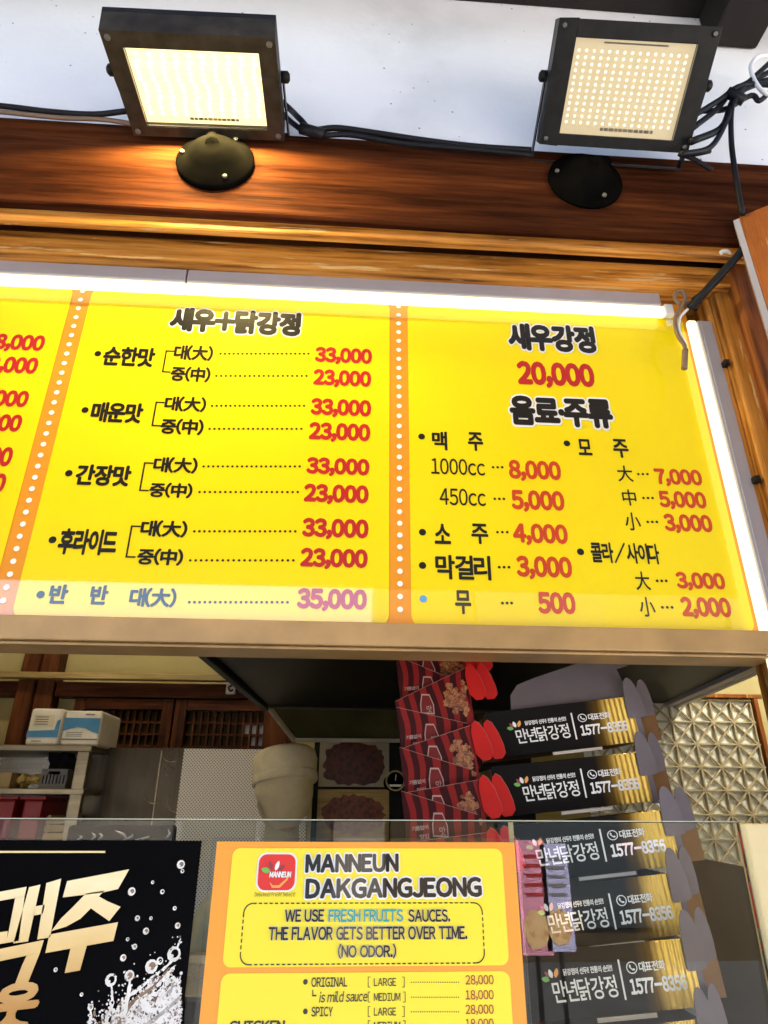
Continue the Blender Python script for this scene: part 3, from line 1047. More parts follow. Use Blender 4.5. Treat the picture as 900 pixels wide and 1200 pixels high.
# ------------------------------------------------------------------ floodlights
def flood(label, rot, pos, w, h, iw, ih, cols, rows, base_k, led_k, mount_px, stag, watts):
    X = Matrix.Translation(EYE + Vector(pos)) @ Matrix.Rotation(R(rot[2]), 4, 'Z') @ Matrix.Rotation(R(rot[0]), 4, 'X') @ Matrix.Rotation(R(rot[1]), 4, 'Y')
    t = thing('floodlight', label, 'floodlight', mat=X, group='floodlights on the beam')
    L = lambda *p: X @ Vector(p)
    ox, oz = 0.0, -0.004
    b = MB()
    for x0, x1, z0, z1 in ((-w / 2, -iw / 2 + ox, -h / 2, h / 2), (iw / 2 + ox, w / 2, -h / 2, h / 2), (-iw / 2 + ox, iw / 2 + ox, ih / 2 + oz, h / 2), (-iw / 2 + ox, iw / 2 + ox, -h / 2, -ih / 2 + oz)):
        b.box((x0, 0, z0), (x1, 0.05, z1), 'dusty_black' if stag else 'black_metal', X)
    b.box((-w / 2, 0.0505, -h / 2), (w / 2, 0.062, h / 2), 'black_metal', X)
    for i in range(14):
        x = -w / 2 + 0.02 + (w - 0.04) * i / 13
        b.box((x - 0.002, 0.0622, -h / 2 + 0.02), (x + 0.002, 0.085, h / 2 - 0.02), 'black_metal', X)
    for sx in (-1, 1):
        for sz in (-1, 1):
            b.lathe([(0.006, 0), (0.006, 0.003), (0.003, 0.004)], 'screw', X @ Matrix.Translation((sx * (w / 2 - 0.012), 0.0, sz * (h / 2 - 0.012))) @ Matrix.Rotation(R(90), 4, 'X'), 8)
    b.build('housing', t, bevel=0.004)
    b = MB().box((-iw / 2 + ox, 0.014, -ih / 2 + oz), (iw / 2 + ox, 0.02, ih / 2 + oz), base_k, X)
    pl = b.build('led_board', t)
    b = MB()
    for i in range(cols):
        for j in range(rows):
            x = ox - iw / 2 + iw * (0.055 + 0.89 * i / (cols - 1))
            z = oz - ih / 2 + ih * (0.13 + 0.75 * j / (rows - 1))
            if stag:
                x += (0.0022 if (j // 3) % 2 else -0.0022)
            r = 0.0034 if stag else 0.0028
            b.lathe([(r, 0), (r * 0.8, 0.0015), (r * 0.3, 0.0024)], led_k, X @ Matrix.Translation((x, 0.0138, z)) @ Matrix.Rotation(R(90), 4, 'X'), 7)
    b.build('led_grid', pl)
    b = MB()
    F = (L(0, 0.0138, 0), X.to_3x3() @ Vector((1, 0, 0)), X.to_3x3() @ Vector((0, 0, 1)), X.to_3x3() @ Vector((0, -1, 0)))
    flat(b, F, [(-iw * 0.25, ih * 0.435), (iw * 0.28, ih * 0.435), (iw * 0.28, ih * 0.452), (-iw * 0.25, ih * 0.452)], 'board_print', 0.0005)
    x = -iw * 0.14
    for i in range(11):
        ww = random.uniform(0.006, 0.011)
        flat(b, F, [(x, -ih * 0.47), (x + ww, -ih * 0.47), (x + ww, -ih * 0.435), (x, -ih * 0.435)], 'board_print', 0.0005)
        x += ww + 0.002
    b.build('board_marking', pl)
    MB().box((-iw / 2 + ox, 0.004, -ih / 2 + oz), (iw / 2 + ox, 0.007, ih / 2 + oz), 'laminate', X).build('cover_glass', t)
    for i in (-1, 0, 1):                # the light of the LED rows, thrown out of the face
        for j in (-1, 1):
            ld = bpy.data.lights.new('floodlight_light', 'SPOT')
            ld.spot_size = R(172)
            ld.spot_blend = 0.1
            ld.shadow_soft_size = 0.012
            ld.energy = watts
            ld.color = (1, 0.76, 0.27)
            lo_ = bpy.data.objects.new('light', ld)
            COL.objects.link(lo_)
            lo_.parent = t
            lo_.matrix_parent_inverse = Matrix.Identity(4)
            lo_.matrix_basis = Matrix.Translation((ox + i * iw * 0.33, 0.0022, oz + j * ih * 0.25)) @ Matrix.Rotation(R(-90), 4, 'X')
    # mount on the beam and the yoke that carries the lamp
    c = P(*mount_px, YB)
    B = Matrix.Translation(Vector((c.x, YB - 0.0005, c.z))) @ Matrix.Rotation(R(90), 4, 'X')
    b = MB().lathe([(0.083, 0), (0.083, 0.007), (0.079, 0.012), (0.062, 0.020), (0.050, 0.032), (0.036, 0.042), (0.022, 0.046)], 'black_plastic', B, 32)
    mo = b.build('mount', t)
    b = MB()
    for i in range(3):
        a = R(120 * i + 55)
        b.lathe([(0.005, 0), (0.005, 0.004)], 'screw', B @ Matrix.Rotation(a, 4, 'Z') @ Matrix.Translation((0.068, 0, 0.018)), 8)
    b.build('screw_set', mo)
    b = MB()
    zb = -h / 2 - 0.035
    yb = 0.05
    for s in (-1, 1):
        b.bar(L(s * (w / 2 + 0.006), 0.03, 0.012), L(s * (w / 2 + 0.006), yb, zb), 0.026, 0.003, 'black_metal', up=X.to_3x3() @ Vector((1, 0, 0)))
    b.bar(L(-w / 2 - 0.008, yb, zb), L(w / 2 + 0.008, yb, zb), 0.026, 0.003, 'black_metal', up=X.to_3x3() @ Vector((0, 0, 1)))
    b.build('bracket', t)
    b = MB().tube(smooth_path([L(0, yb, zb), L(0, yb, zb).lerp(Vector((c.x, YB - 0.05, c.z)), 0.5), Vector((c.x, YB - 0.042, c.z))]), 0.016, 'black_plastic', 14)
    b.build('swivel_arm', t)
    b = MB()
    for s in (-1, 1):
        b.lathe([(0.011, -0.006), (0.011, 0.008), (0.006, 0.012)], 'black_metal', X @ Matrix.Translation((s * (w / 2 + 0.008), 0.03, 0.012)) @ Matrix.Rotation(R(90 * s), 4, 'Y'), 10)
    b.build('pivot_knob', t)
    return X


M['flood_l_base'] = emit('flood_warm_board', (1, 0.80, 0.40), 0.19)
M['flood_l_led'] = emit('flood_warm_led', (1, 0.80, 0.36), 3.0)
M['flood_r_base'] = emit('flood_pale_board', (1, 0.80, 0.46), 0.065)
M['flood_r_led'] = emit('flood_pale_led', (1, 0.84, 0.5), 0.25)
M['board_print'] = plain('board_print', (0.16, 0.12, 0.06), 0.5)
XFL = flood('dusty black floodlight glowing bright amber and aimed straight down', (95.4, 26.1, -26.0), (-0.323, 0.854, 1.306), 0.32, 0.22, 0.252, 0.166, 10, 11, 'flood_l_base', 'flood_l_led', (253, 192), True, 0.85)
XFR = flood('black floodlight with a dimmer pale grid of lights and a bracket on its left side', (58.9, 9.7, -11.8), (0.549, 0.826, 1.359), 0.32, 0.22, 0.244, 0.168, 15, 12, 'flood_r_base', 'flood_r_led', (685, 214), False, 0.03)

# ------------------------------------------------------------------ cables on the facade
def pxpath(pts, n=6):
    return smooth_path([P(x, y, d) for x, y, d in pts], n)


b = MB()
b.tube(pxpath([(-60, 120, .955), (0, 124, .955), (60, 131, .955), (110, 134, .95), (150, 130, .93)]), 0.006, 'cable')
b.tube(pxpath([(-60, 126, .96), (0, 131, .96), (70, 138, .96), (120, 140, .955), (160, 146, .95)]), 0.005, 'cable_brown')
b.tube(pxpath([(322, 112, .985), (340, 128, .975), (352, 140, .95), (366, 152, .955), (395, 150, .955), (440, 156, .955), (500, 165, .955), (560, 172, .955), (622, 176, .955)]), 0.0065, 'cable')
b.tube(pxpath([(326, 128, .985), (345, 146, .970), (368, 158, .952), (410, 158, .952), (470, 168, .952), (540, 174, .952), (625, 182, .952)]), 0.006, 'cable')
b.tube([P(352, 150, .945), P(380, 158, .945)], 0.012, 'cable')
b.build('power_cable', top=('pair of black power cables running along the joint of wall and beam between the floodlights', 'cable'))
b = MB()
for pts, r in (
        ([(812, 150, .88), (840, 128, .90), (862, 105, .91), (915, 78, .92)], .0065),
        ([(810, 166, .88), (845, 150, .90), (858, 122, .90), (875, 103, .91), (915, 90, .92)], .0075),
        ([(798, 181, .88), (833, 172, .90), (853, 138, .89), (862, 112, .90), (910, 66, .91)], .006),
        ([(806, 140, .89), (842, 118, .89), (870, 100, .90), (915, 100, .91)], .006),
        ([(820, 130, .90), (850, 128, .91), (880, 112, .91), (890, 118, .91), (905, 105, .91)], .006),
        ([(868, 112, .89), (858, 125, .89), (857, 165, .90), (862, 205, .92), (870, 252, .945)], .0058),
        ([(795, 180, .90), (812, 186, .90), (834, 199, .90)], .005),
        ([(800, 183, .90), (818, 180, .90), (832, 177, .90)], .005)):
    b.tube(pxpath(pts), r, 'cable')
b.tube([P(852, 108, .89), P(872, 118, .89)], 0.012, 'cable')
b.tube(pxpath([(910, 66, .90), (890, 66, .90), (880, 78, .90), (886, 98, .90), (900, 110, .90), (912, 96, .90)]), 0.005, 'cable_white')
b.build('cable_bundle', top=('tied bundle of black cables with one white loop beside the pale floodlight', 'cable'))
b = MB()
b.tube(pxpath([(893, 262, .955), (873, 290, .968), (850, 316, .988), (828, 340, 1.015), (808, 362, 1.048)]), 0.0085, 'cable')
b.tube(pxpath([(886, 278, .955), (864, 300, .975), (838, 332, 1.005), (812, 352, 1.045)]), 0.006, 'cable')
b.tube(pxpath([(815, 352, 1.05), (800, 357, 1.05), (791, 350, 1.048), (793, 342, 1.046), (800, 342, 1.045), (803, 350, 1.045), (797, 362, 1.045), (791, 375, 1.045), (794, 392, 1.045), (802, 405, 1.045), (803, 418, 1.045)]), 0.0042, 'cable_brown')
b.tube(pxpath([(806, 362, 1.048), (797, 372, 1.046), (796, 388, 1.045), (804, 404, 1.045)]), 0.003, 'cable_white')
b.tube(pxpath([(803, 410, 1.045), (802, 432, 1.045)]), 0.0062, 'cable_brown')
b.build('corner_cable', top=('dark wires with a loose brown plug hanging over the menu board corner', 'cable'))
c = P(848, 303, 1.01)
b = MB().tube(smooth_path([c + Vector((-0.012, 0, -0.006)), c + Vector((-0.008, -0.008, 0.008)), c + Vector((0.006, -0.008, 0.01)), c + Vector((0.014, 0.0, -0.004))]), 0.006, 'paper_white')
b.build('cable_clip', top=('small white clip holding the dark wires above the window corner', 'clip'))

# ------------------------------------------------------------------ orange door leaf at the right
p0 = P(866, 254, 0.955)
e = Vector((0.80, -0.60, 0)).normalized()
nrm = Vector((-e.y, e.x, 0))            # points into the shop side
dl = thing('door_leaf', 'orange brown wooden door leaf with a pale grey edge opened out at the far right', 'door', Vector((p0.x, p0.y, 0.02)))
A = Vector((p0.x, p0.y, 0))


def slab(s0, s1, t0, t1, z0, z1, k, mb):
    q = [A + e * s0 - nrm * 0 + nrm * t0, A + e * s1 + nrm * t0, A + e * s1 + nrm * t1, A + e * s0 + nrm * t1]
    mb.prism([Vector((v.x, v.y, z0)) for v in q], (0, 0, z1 - z0), k)


zd1 = p0.z
b = MB()
slab(0.0, 0.5, 0.0, 0.03, 0.02, zd1, 'door_wood', b)
b.build('leaf', dl, bevel=0.002)
b = MB()
slab(-0.012, -0.0005, 0.0, 0.03, 0.02, zd1 - 0.004, 'alu', b)
slab(-0.012, -0.0005, 0.0305, 0.036, 0.02, zd1 - 0.004, 'ink_white', b)
slab(-0.012, -0.0005, 0.0365, 0.046, 0.02, zd1 - 0.004, 'door_wood', b)
b.build('edge_strip', dl)

# ------------------------------------------------------------------ glass service counter
YG = 0.80
zg = P(450, 962, YG).z
xg = P(868, 975, YG).x
gc = thing('service_counter', 'glass fronted service counter with a steel worktop below the menu board', 'counter', (0, 0.9, 0))
MB().box((-1.75, YG, 1.0), (xg, YG + 0.006, zg), 'glass').build('glass_pane', gc, bevel=0.0008, seg=1)
MB().box((-1.75, YG + 0.0008, zg + 0.0002), (xg, YG + 0.0052, zg + 0.0012), 'glass_edge').build('glass_rim', gc)
xj = P(601, 975, YG).x
MB().box((xj - 0.0025, YG + 0.0065, 1.0), (xj + 0.0025, YG + 0.010, zg - 0.001), 'pale_edge').build('pale_strip', gc)  # thin pale upright strip just behind the pane
MB().box((xg + 0.001, YG - 0.01, 0.96), (xg + 0.045, YG + 0.012, zg - 0.001), 'pale_edge').build('end_post', gc, bevel=0.003)
MB().box((-1.75, YG - 0.01, 0.965), (xg, YG + 0.55, 0.999), 'steel').build('worktop', gc, bevel=0.004)
MB().box((-1.74, YG, 0.01), (xg - 0.01, YG + 0.53, 0.964), 'steel_dark').build('front_panel', gc)
kt = MB().box((-1.2, 2.35, 0.86), (1.5, 2.99, 0.9), 'steel')
kt.box((-1.18, 2.37, 0.01), (1.48, 2.98, 0.859), 'steel_dark')
kt.build('kitchen_worktop', top=('low stainless steel kitchen worktop along the back wall of the shop', 'worktop'))

# ------------------------------------------------------------------ English menu poster on the glass
YP = YG - 0.002
FP = facade_frame(YP - 0.0012)
ua, ub = P(256, 995, YP).x, P(601, 995, YP).x
zp1 = P(430, 989, YP).z
zp0 = zp1 - (ub - ua) * 1.41
ep = thing('menu_poster', 'orange and yellow English menu poster taped to the counter glass', 'poster', ((ua + ub) / 2, YP, zp0))
MB().box((ua - 0.002, YP - 0.0012, zp0), (ub + 0.002, YP, zp1 + 0.002), 'poster_orange').build('sheet', ep)
MB().box((ua - 0.007, YP - 0.0002, zp0 - 0.004), (ub + 0.007, YP + 0.0008, zp1 + 0.006), 'laminate').build('laminate', ep)
b = MB()
PB = lambda x0, x1, y0, y1: pxbox(x0, x1, y0, y1, YP)
q = PB(267, 592, 994, 1132)
flat(b, FP, rrect(q[0], q[1], q[2], q[3], 0.008), 'poster_yellow', 0.0005)
b.build('yellow_panel', ep)
b = MB()
q2 = P(430, 1139, YP).z
flat(b, FP, rrect(q[0], q[1], zp0 + 0.012, q2, 0.008), 'poster_yellow', 0.0005)
b.build('yellow_panel', ep)


def ptext(mb, s, x0, x1, y0, y1, k, **kw):
    text(mb, s, FP, PB(x0, x1, y0, y1), k, lift=kw.pop('lift', 0.0010), **kw)


b = MB()
ptext(b, 'MANNEUN', 358, 467, 1001, 1023, 'ink_black', bold=0.05, halo='ink_white', halo_r=0.12, track=0.03, rise=0.01)
ptext(b, 'DAKGANGJEONG', 358, 564, 1029, 1053, 'ink_black', bold=0.05, halo='ink_white', halo_r=0.12, track=0.02, rise=0.008)
b.build('title_lettering', ep)
b = MB()
kw = dict(bold=0.028, halo='ink_white', halo_r=0.05)
ptext(b, 'WE USE', 334, 380, 1065, 1080, 'ink_black', **kw)
ptext(b, 'FRESH FRUITS', 385, 472, 1065, 1080, 'ink_teal', **kw)
ptext(b, 'SAUCES.', 478, 527, 1065, 1080, 'ink_black', **kw)
ptext(b, 'THE FLAVOR GETS BETTER OVER TIME.', 315, 547, 1085, 1101, 'ink_black', **kw)
ptext(b, '(NO ODOR.)', 396, 464, 1105, 1123, 'ink_black', **kw)
q = PB(284, 566, 1058, 1129)
ol = rrect(q[0], q[1], q[2], q[3], 0.009, 8)
acc = 0.0
for i in range(len(ol)):                                   # dashes round the slogan
    a, c = Vector(ol[i]), Vector(ol[(i + 1) % len(ol)])
    L_ = (c - a).length
    if L_ < 1e-6:
        continue
    d = (c - a) / L_
    n_ = Vector((-d.y, d.x)) * 0.0006
    t = 0.0
    while t < L_:
        t1 = min(L_, t + 0.0034)
        s0, s1 = a + d * t, a + d * t1
        flat(b, FP, [s0 - n_, s1 - n_, s1 + n_, s0 + n_], 'ink_black', 0.0010)
        t = t1 + (0.0022 if L_ > 0.01 else 0.0012)
b.build('slogan_lettering', ep)
b = MB()
for i, (nm, x1, large) in enumerate((('ORIGINAL', 407, 1), (None, 0, 0), ('SPICY', 390, 1), (None, 0, 0))):
    yb = (1144.5, 1162, 1179, 1195.5)[i]
    if nm:
        ptext(b, nm, 365, x1, yb, yb + 11.5, 'ink_black', bold=0.02)
        p = P(358, yb + 5.5, YP)
        dot(b, FP, p.x, p.z, 0.0024, 'ink_black', 0.001)
    ptext(b, '[', 431, 434, yb - 0.5, yb + 12, 'ink_black')
    ptext(b, 'LARGE' if large else 'MEDIUM', 438, 464 if large else 469, yb + 1, yb + 10.5, 'ink_black', bold=0.01)
    ptext(b, ']', 471 if large else 472, 474 if large else 475, yb - 0.5, yb + 12, 'ink_black')
    for j in range(22):
        p = P(482 + 55 * j / 21, yb + 6, YP)
        dot(b, FP, p.x, p.z, 0.0006, 'ink_black', 0.001, 6)
    ptext(b, '28,000' if large else '18,000', 545, 578, yb - 2.5, yb + 10, 'ink_maroon', bold=0.012)
ptext(b, 'CHICKEN', 269, 334, 1195, 1208, 'ink_black', bold=0.04)
b.build('price_lettering', ep)
b = MB()
ptext(b, 'ㄴ', 366, 371, 1159, 1167, 'ink_black', bold=0.03)
ptext(b, 'is mild sauce', 374, 430, 1161, 1174, 'ink_black', bold=0.012, shear=0.12, rise=0.012)
b.build('handwritten_lettering', ep)
# emblem
b = MB()
q = PB(301, 348, 999, 1045)
flat(b, FP, rrect(q[0], q[1], q[2], q[3], 0.009), 'ink_white', 0.0010)
q = PB(303, 346, 1001, 1043)
flat(b, FP, rrect(q[0], q[1], q[2], q[3], 0.008), 'logo_red', 0.0016)
text(b, 'MANNEUN', FP, PB(316, 341, 1021, 1028), 'ink_white', bold=0.05, lift=0.0022, shear=0.1)
O, U, V, N = FP


def petal(mb, F, u, v, ang, ln, wd, k, lift):
    """a pointed leaf shape"""
    O, U, V, N = F
    d = Vector((math.cos(ang), math.sin(ang)))
    n_ = Vector((-d.y, d.x))
    c = Vector((u, v))
    pts = [c + d * (ln * t) + n_ * (wd * s_) for t, s_ in ((0, 0), (0.2, -0.36), (0.5, -0.5), (0.8, -0.33), (1, 0), (0.8, 0.33), (0.5, 0.5), (0.2, 0.36))]
    flat(mb, F, pts, k, lift)


def ppt(x, y):
    p = P(x, y, YP)
    return p.x, p.z


petal(b, FP, *ppt(323, 1020), R(70), 0.010, 0.0042, 'ink_white', 0.0022)
petal(b, FP, *ppt(326, 1020), R(35), 0.009, 0.004, 'petal_maroon', 0.0023)
petal(b, FP, *ppt(319, 1019), R(110), 0.009, 0.004, 'petal_maroon', 0.0024)
petal(b, FP, *ppt(317, 1021), R(165), 0.010, 0.0055, 'leaf_green', 0.0025)
sw = [ppt(*p) for p in ((316, 1033), (320, 1037), (327, 1037), (335, 1030), (341, 1022), (337, 1031), (328, 1040), (319, 1040))]
flat(b, FP, sw, 'petal_orange', 0.0021)
text(b, 'Delicious! Fresh! Select!', FP, PB(299, 346, 1045, 1050), 'ink_black', lift=0.0022)
b.build('emblem', ep)

# ------------------------------------------------------------------ black beer poster on the glass
ub2 = P(236, 990, YP).x
zq1 = P(120, 985, YP).z
bp = thing('beer_poster', 'black poster with gold Korean lettering and a beer splash on the counter glass', 'poster', (ub2 - 0.15, YP, zq1 - 0.42))
MB().box((ub2 - 0.30, YP - 0.0012, zq1 - 0.42), (ub2, YP, zq1), 'poster_black').build('sheet', bp)
Z7 = lambda x, y: ppt(x * 0.2889, 960 + y * 0.2889)


def gold(mb, pts, k='gold_ink', lift=0.0012):
    flat(mb, FP, [Z7(*p) for p in pts], k, lift)


b = MB()
gold(b, [(-300, 128), (430, 128), (430, 136), (-300, 136)])
gold(b, [(-150, 322), (112, 273), (104, 312), (-150, 358)])                                       # M square
gold(b, [(-150, 322), (-106, 314), (-132, 526), (-180, 534)])
gold(b, [(66, 318), (104, 310), (80, 492), (30, 500)])
gold(b, [(-150, 480), (36, 452), (32, 500), (-150, 528)])
gold(b, [(122, 275), (168, 264), (118, 494), (58, 502)])                                          # vowel
gold(b, [(192, 258), (252, 240), (207, 478), (155, 486)])
gold(b, [(148, 352), (186, 345), (178, 382), (138, 390)])
gold(b, [(-150, 556), (182, 488), (166, 540), (-150, 606)])
gold(b, [(112, 552), (166, 540), (118, 660), (64, 669), (94, 590)])
gold(b, [(276, 250), (527, 202), (482, 282), (416, 297), (258, 316)])                             # the second syllable
gold(b, [(352, 300), (428, 288), (404, 312), (372, 360), (330, 402), (272, 434), (212, 452), (252, 400), (292, 362)])
gold(b, [(404, 312), (440, 332), (492, 354), (446, 412), (372, 360)])
gold(b, [(204, 466), (482, 416), (463, 492), (188, 541)])
gold(b, [(290, 522), (356, 510), (328, 611), (266, 622)])
b.build('title_lettering', bp)
b = MB()
text(b, '아웃', FP, (Z7(-70, 0)[0], Z7(285, 0)[0], Z7(0, 895)[1], Z7(0, 690)[1]), 'gold_ink', bold=0.05, lift=0.0012, shear=0.18, rise=0.09)
b.build('lower_lettering', bp)
rnd = random.Random(3)
b = MB()
lz = [0.0]


def drop(x, y, r, k='splash_white'):
    u, v = Z7(x, y)
    lz[0] += 0.000004
    dot(b, FP, u, v, r * 0.2889 * 0.00098, k, 0.0012 + lz[0], 10)


def strand(pts, r0, r1, k='splash_white'):
    sp = smooth_path([Vector((*p, 0)) for p in pts], 8)
    n = len(sp)
    lz[0] += 0.000006
    lft, rgt = [], []
    for i, p in enumerate(sp):
        d = sp[min(i + 1, n - 1)] - sp[max(i - 1, 0)]
        nn = Vector((-d.y, d.x, 0)).normalized()
        r = (r0 + (r1 - r0) * i / n) * (0.7 + 0.6 * rnd.random())
        lft.append(Z7(p.x + nn.x * r, p.y + nn.y * r))
        rgt.append(Z7(p.x - nn.x * r, p.y - nn.y * r))
    for i in range(n - 1):
        flat(b, FP, [lft[i], lft[i + 1], rgt[i + 1], rgt[i]], k, 0.0012 + lz[0])


def ragged(pts, step, amp, k):
    """a filled patch with a torn outline"""
    lz[0] += 0.000006
    out = []
    for i in range(len(pts)):
        p, q = Vector(pts[i]), Vector(pts[(i + 1) % len(pts)])
        n = max(1, int((q - p).length / step))
        for j in range(n):
            t = p.lerp(q, j / n)
            out.append((min(742, t.x + rnd.uniform(-amp, amp)), t.y + rnd.uniform(-amp, amp)))
    flat(b, FP, [Z7(*p) for p in out], k, 0.0012 + lz[0])


ragged([(385, 900), (430, 830), (480, 790), (520, 740), (560, 730), (600, 690), (640, 690), (690, 640), (735, 640), (738, 900)], 7, 9, 'splash_mix')
ragged([(430, 900), (470, 840), (500, 850), (540, 800), (590, 830), (610, 900)], 7, 10, 'splash_white')
ragged([(560, 720), (610, 655), (660, 630), (715, 590), (700, 630), (650, 670), (600, 720)], 7, 6, 'splash_mix')
for i in range(16):
    x0 = rnd.uniform(400, 720)
    y0 = 880 - (x0 - 390) * 0.55
    dx = rnd.uniform(-16, 60)
    dy = rnd.uniform(30, 90)
    strand([(x0, y0), (x0 + dx * 0.4 + rnd.uniform(-6, 6), y0 - dy * 0.4), (min(738, x0 + dx), y0 - dy)], rnd.uniform(4, 8), rnd.uniform(0.8, 2.0), rnd.choice(['splash_white', 'splash_grey', 'splash_mix']))
    drop(min(738, x0 + dx), y0 - dy - 6, rnd.uniform(3, 8), 'splash_white')
strand([(450, 850), (500, 740), (560, 690), (640, 625), (700, 570), (735, 480)], 9, 3, 'splash_mix')
strand([(470, 860), (540, 740), (620, 680), (690, 600)], 9, 3, 'splash_amber')
strand([(560, 860), (640, 800), (700, 750), (735, 715)], 9, 5, 'splash_grey')
strand([(420, 850), (455, 760), (458, 700), (452, 655)], 8, 2)
strand([(500, 800), (525, 700), (530, 640)], 12, 3)
strand([(360, 850), (372, 800), (370, 765)], 7, 3)
for x, y, r in ((453, 650, 20), (528, 632, 17), (617, 595, 22), (708, 545, 24), (537, 292, 14), (560, 400, 9), (595, 452, 11), (503, 560, 11), (549, 515, 9), (661, 293, 8), (723, 430, 10), (736, 183, 15), (711, 360, 7), (371, 760, 10), (697, 652, 8), (763, 210, 7), (521, 485, 6), (615, 400, 6), (622, 255, 6), (457, 742, 9), (651, 572, 12), (230, 608, 7), (335, 708, 6)):
    x = min(x, 742)
    drop(x, y, r, 'splash_white')
    drop(x + r * 0.15, y - r * 0.1, r * 0.55, 'splash_amber' if rnd.random() < 0.6 else 'poster_black')
    drop(x - r * 0.3, y + r * 0.3, r * 0.22, 'splash_white')
for i in range(420):
    x = rnd.uniform(360, 740)
    y = 860 - abs(rnd.gauss(0, 1)) * 160 * (x - 250) / 400
    drop(x, y, rnd.uniform(1.0, 4.2), rnd.choice(['splash_white', 'splash_white', 'splash_amber']))
b.build('splash_print', bp)

# ------------------------------------------------------------------ takeout boxes
BW, BH, BD = 0.24, 0.083, 0.15


def ear(mb, u, v, y, s, k, lean=0.0, X=None, w=0.034, h=0.072):
    sh = [(0, 0), (0.02, 0.40), (0.07, 0.72), (0.15, 0.90), (0.27, 0.985), (0.42, 1.0), (0.57, 0.94), (0.73, 0.79), (0.86, 0.58), (0.96, 0.32), (1.0, 0.06), (0.92, -0.03), (0.55, -0.06), (0.1, -0.05)]
    pts = []
    for a, c in sh:
        pts.append(X @ Vector((u + a * w * s + lean * c * h, y + 0.012 * a, v + c * h)))
    off = X.to_3x3() @ Vector((0, 0.0022, 0))
    mb.prism(pts, off, k)


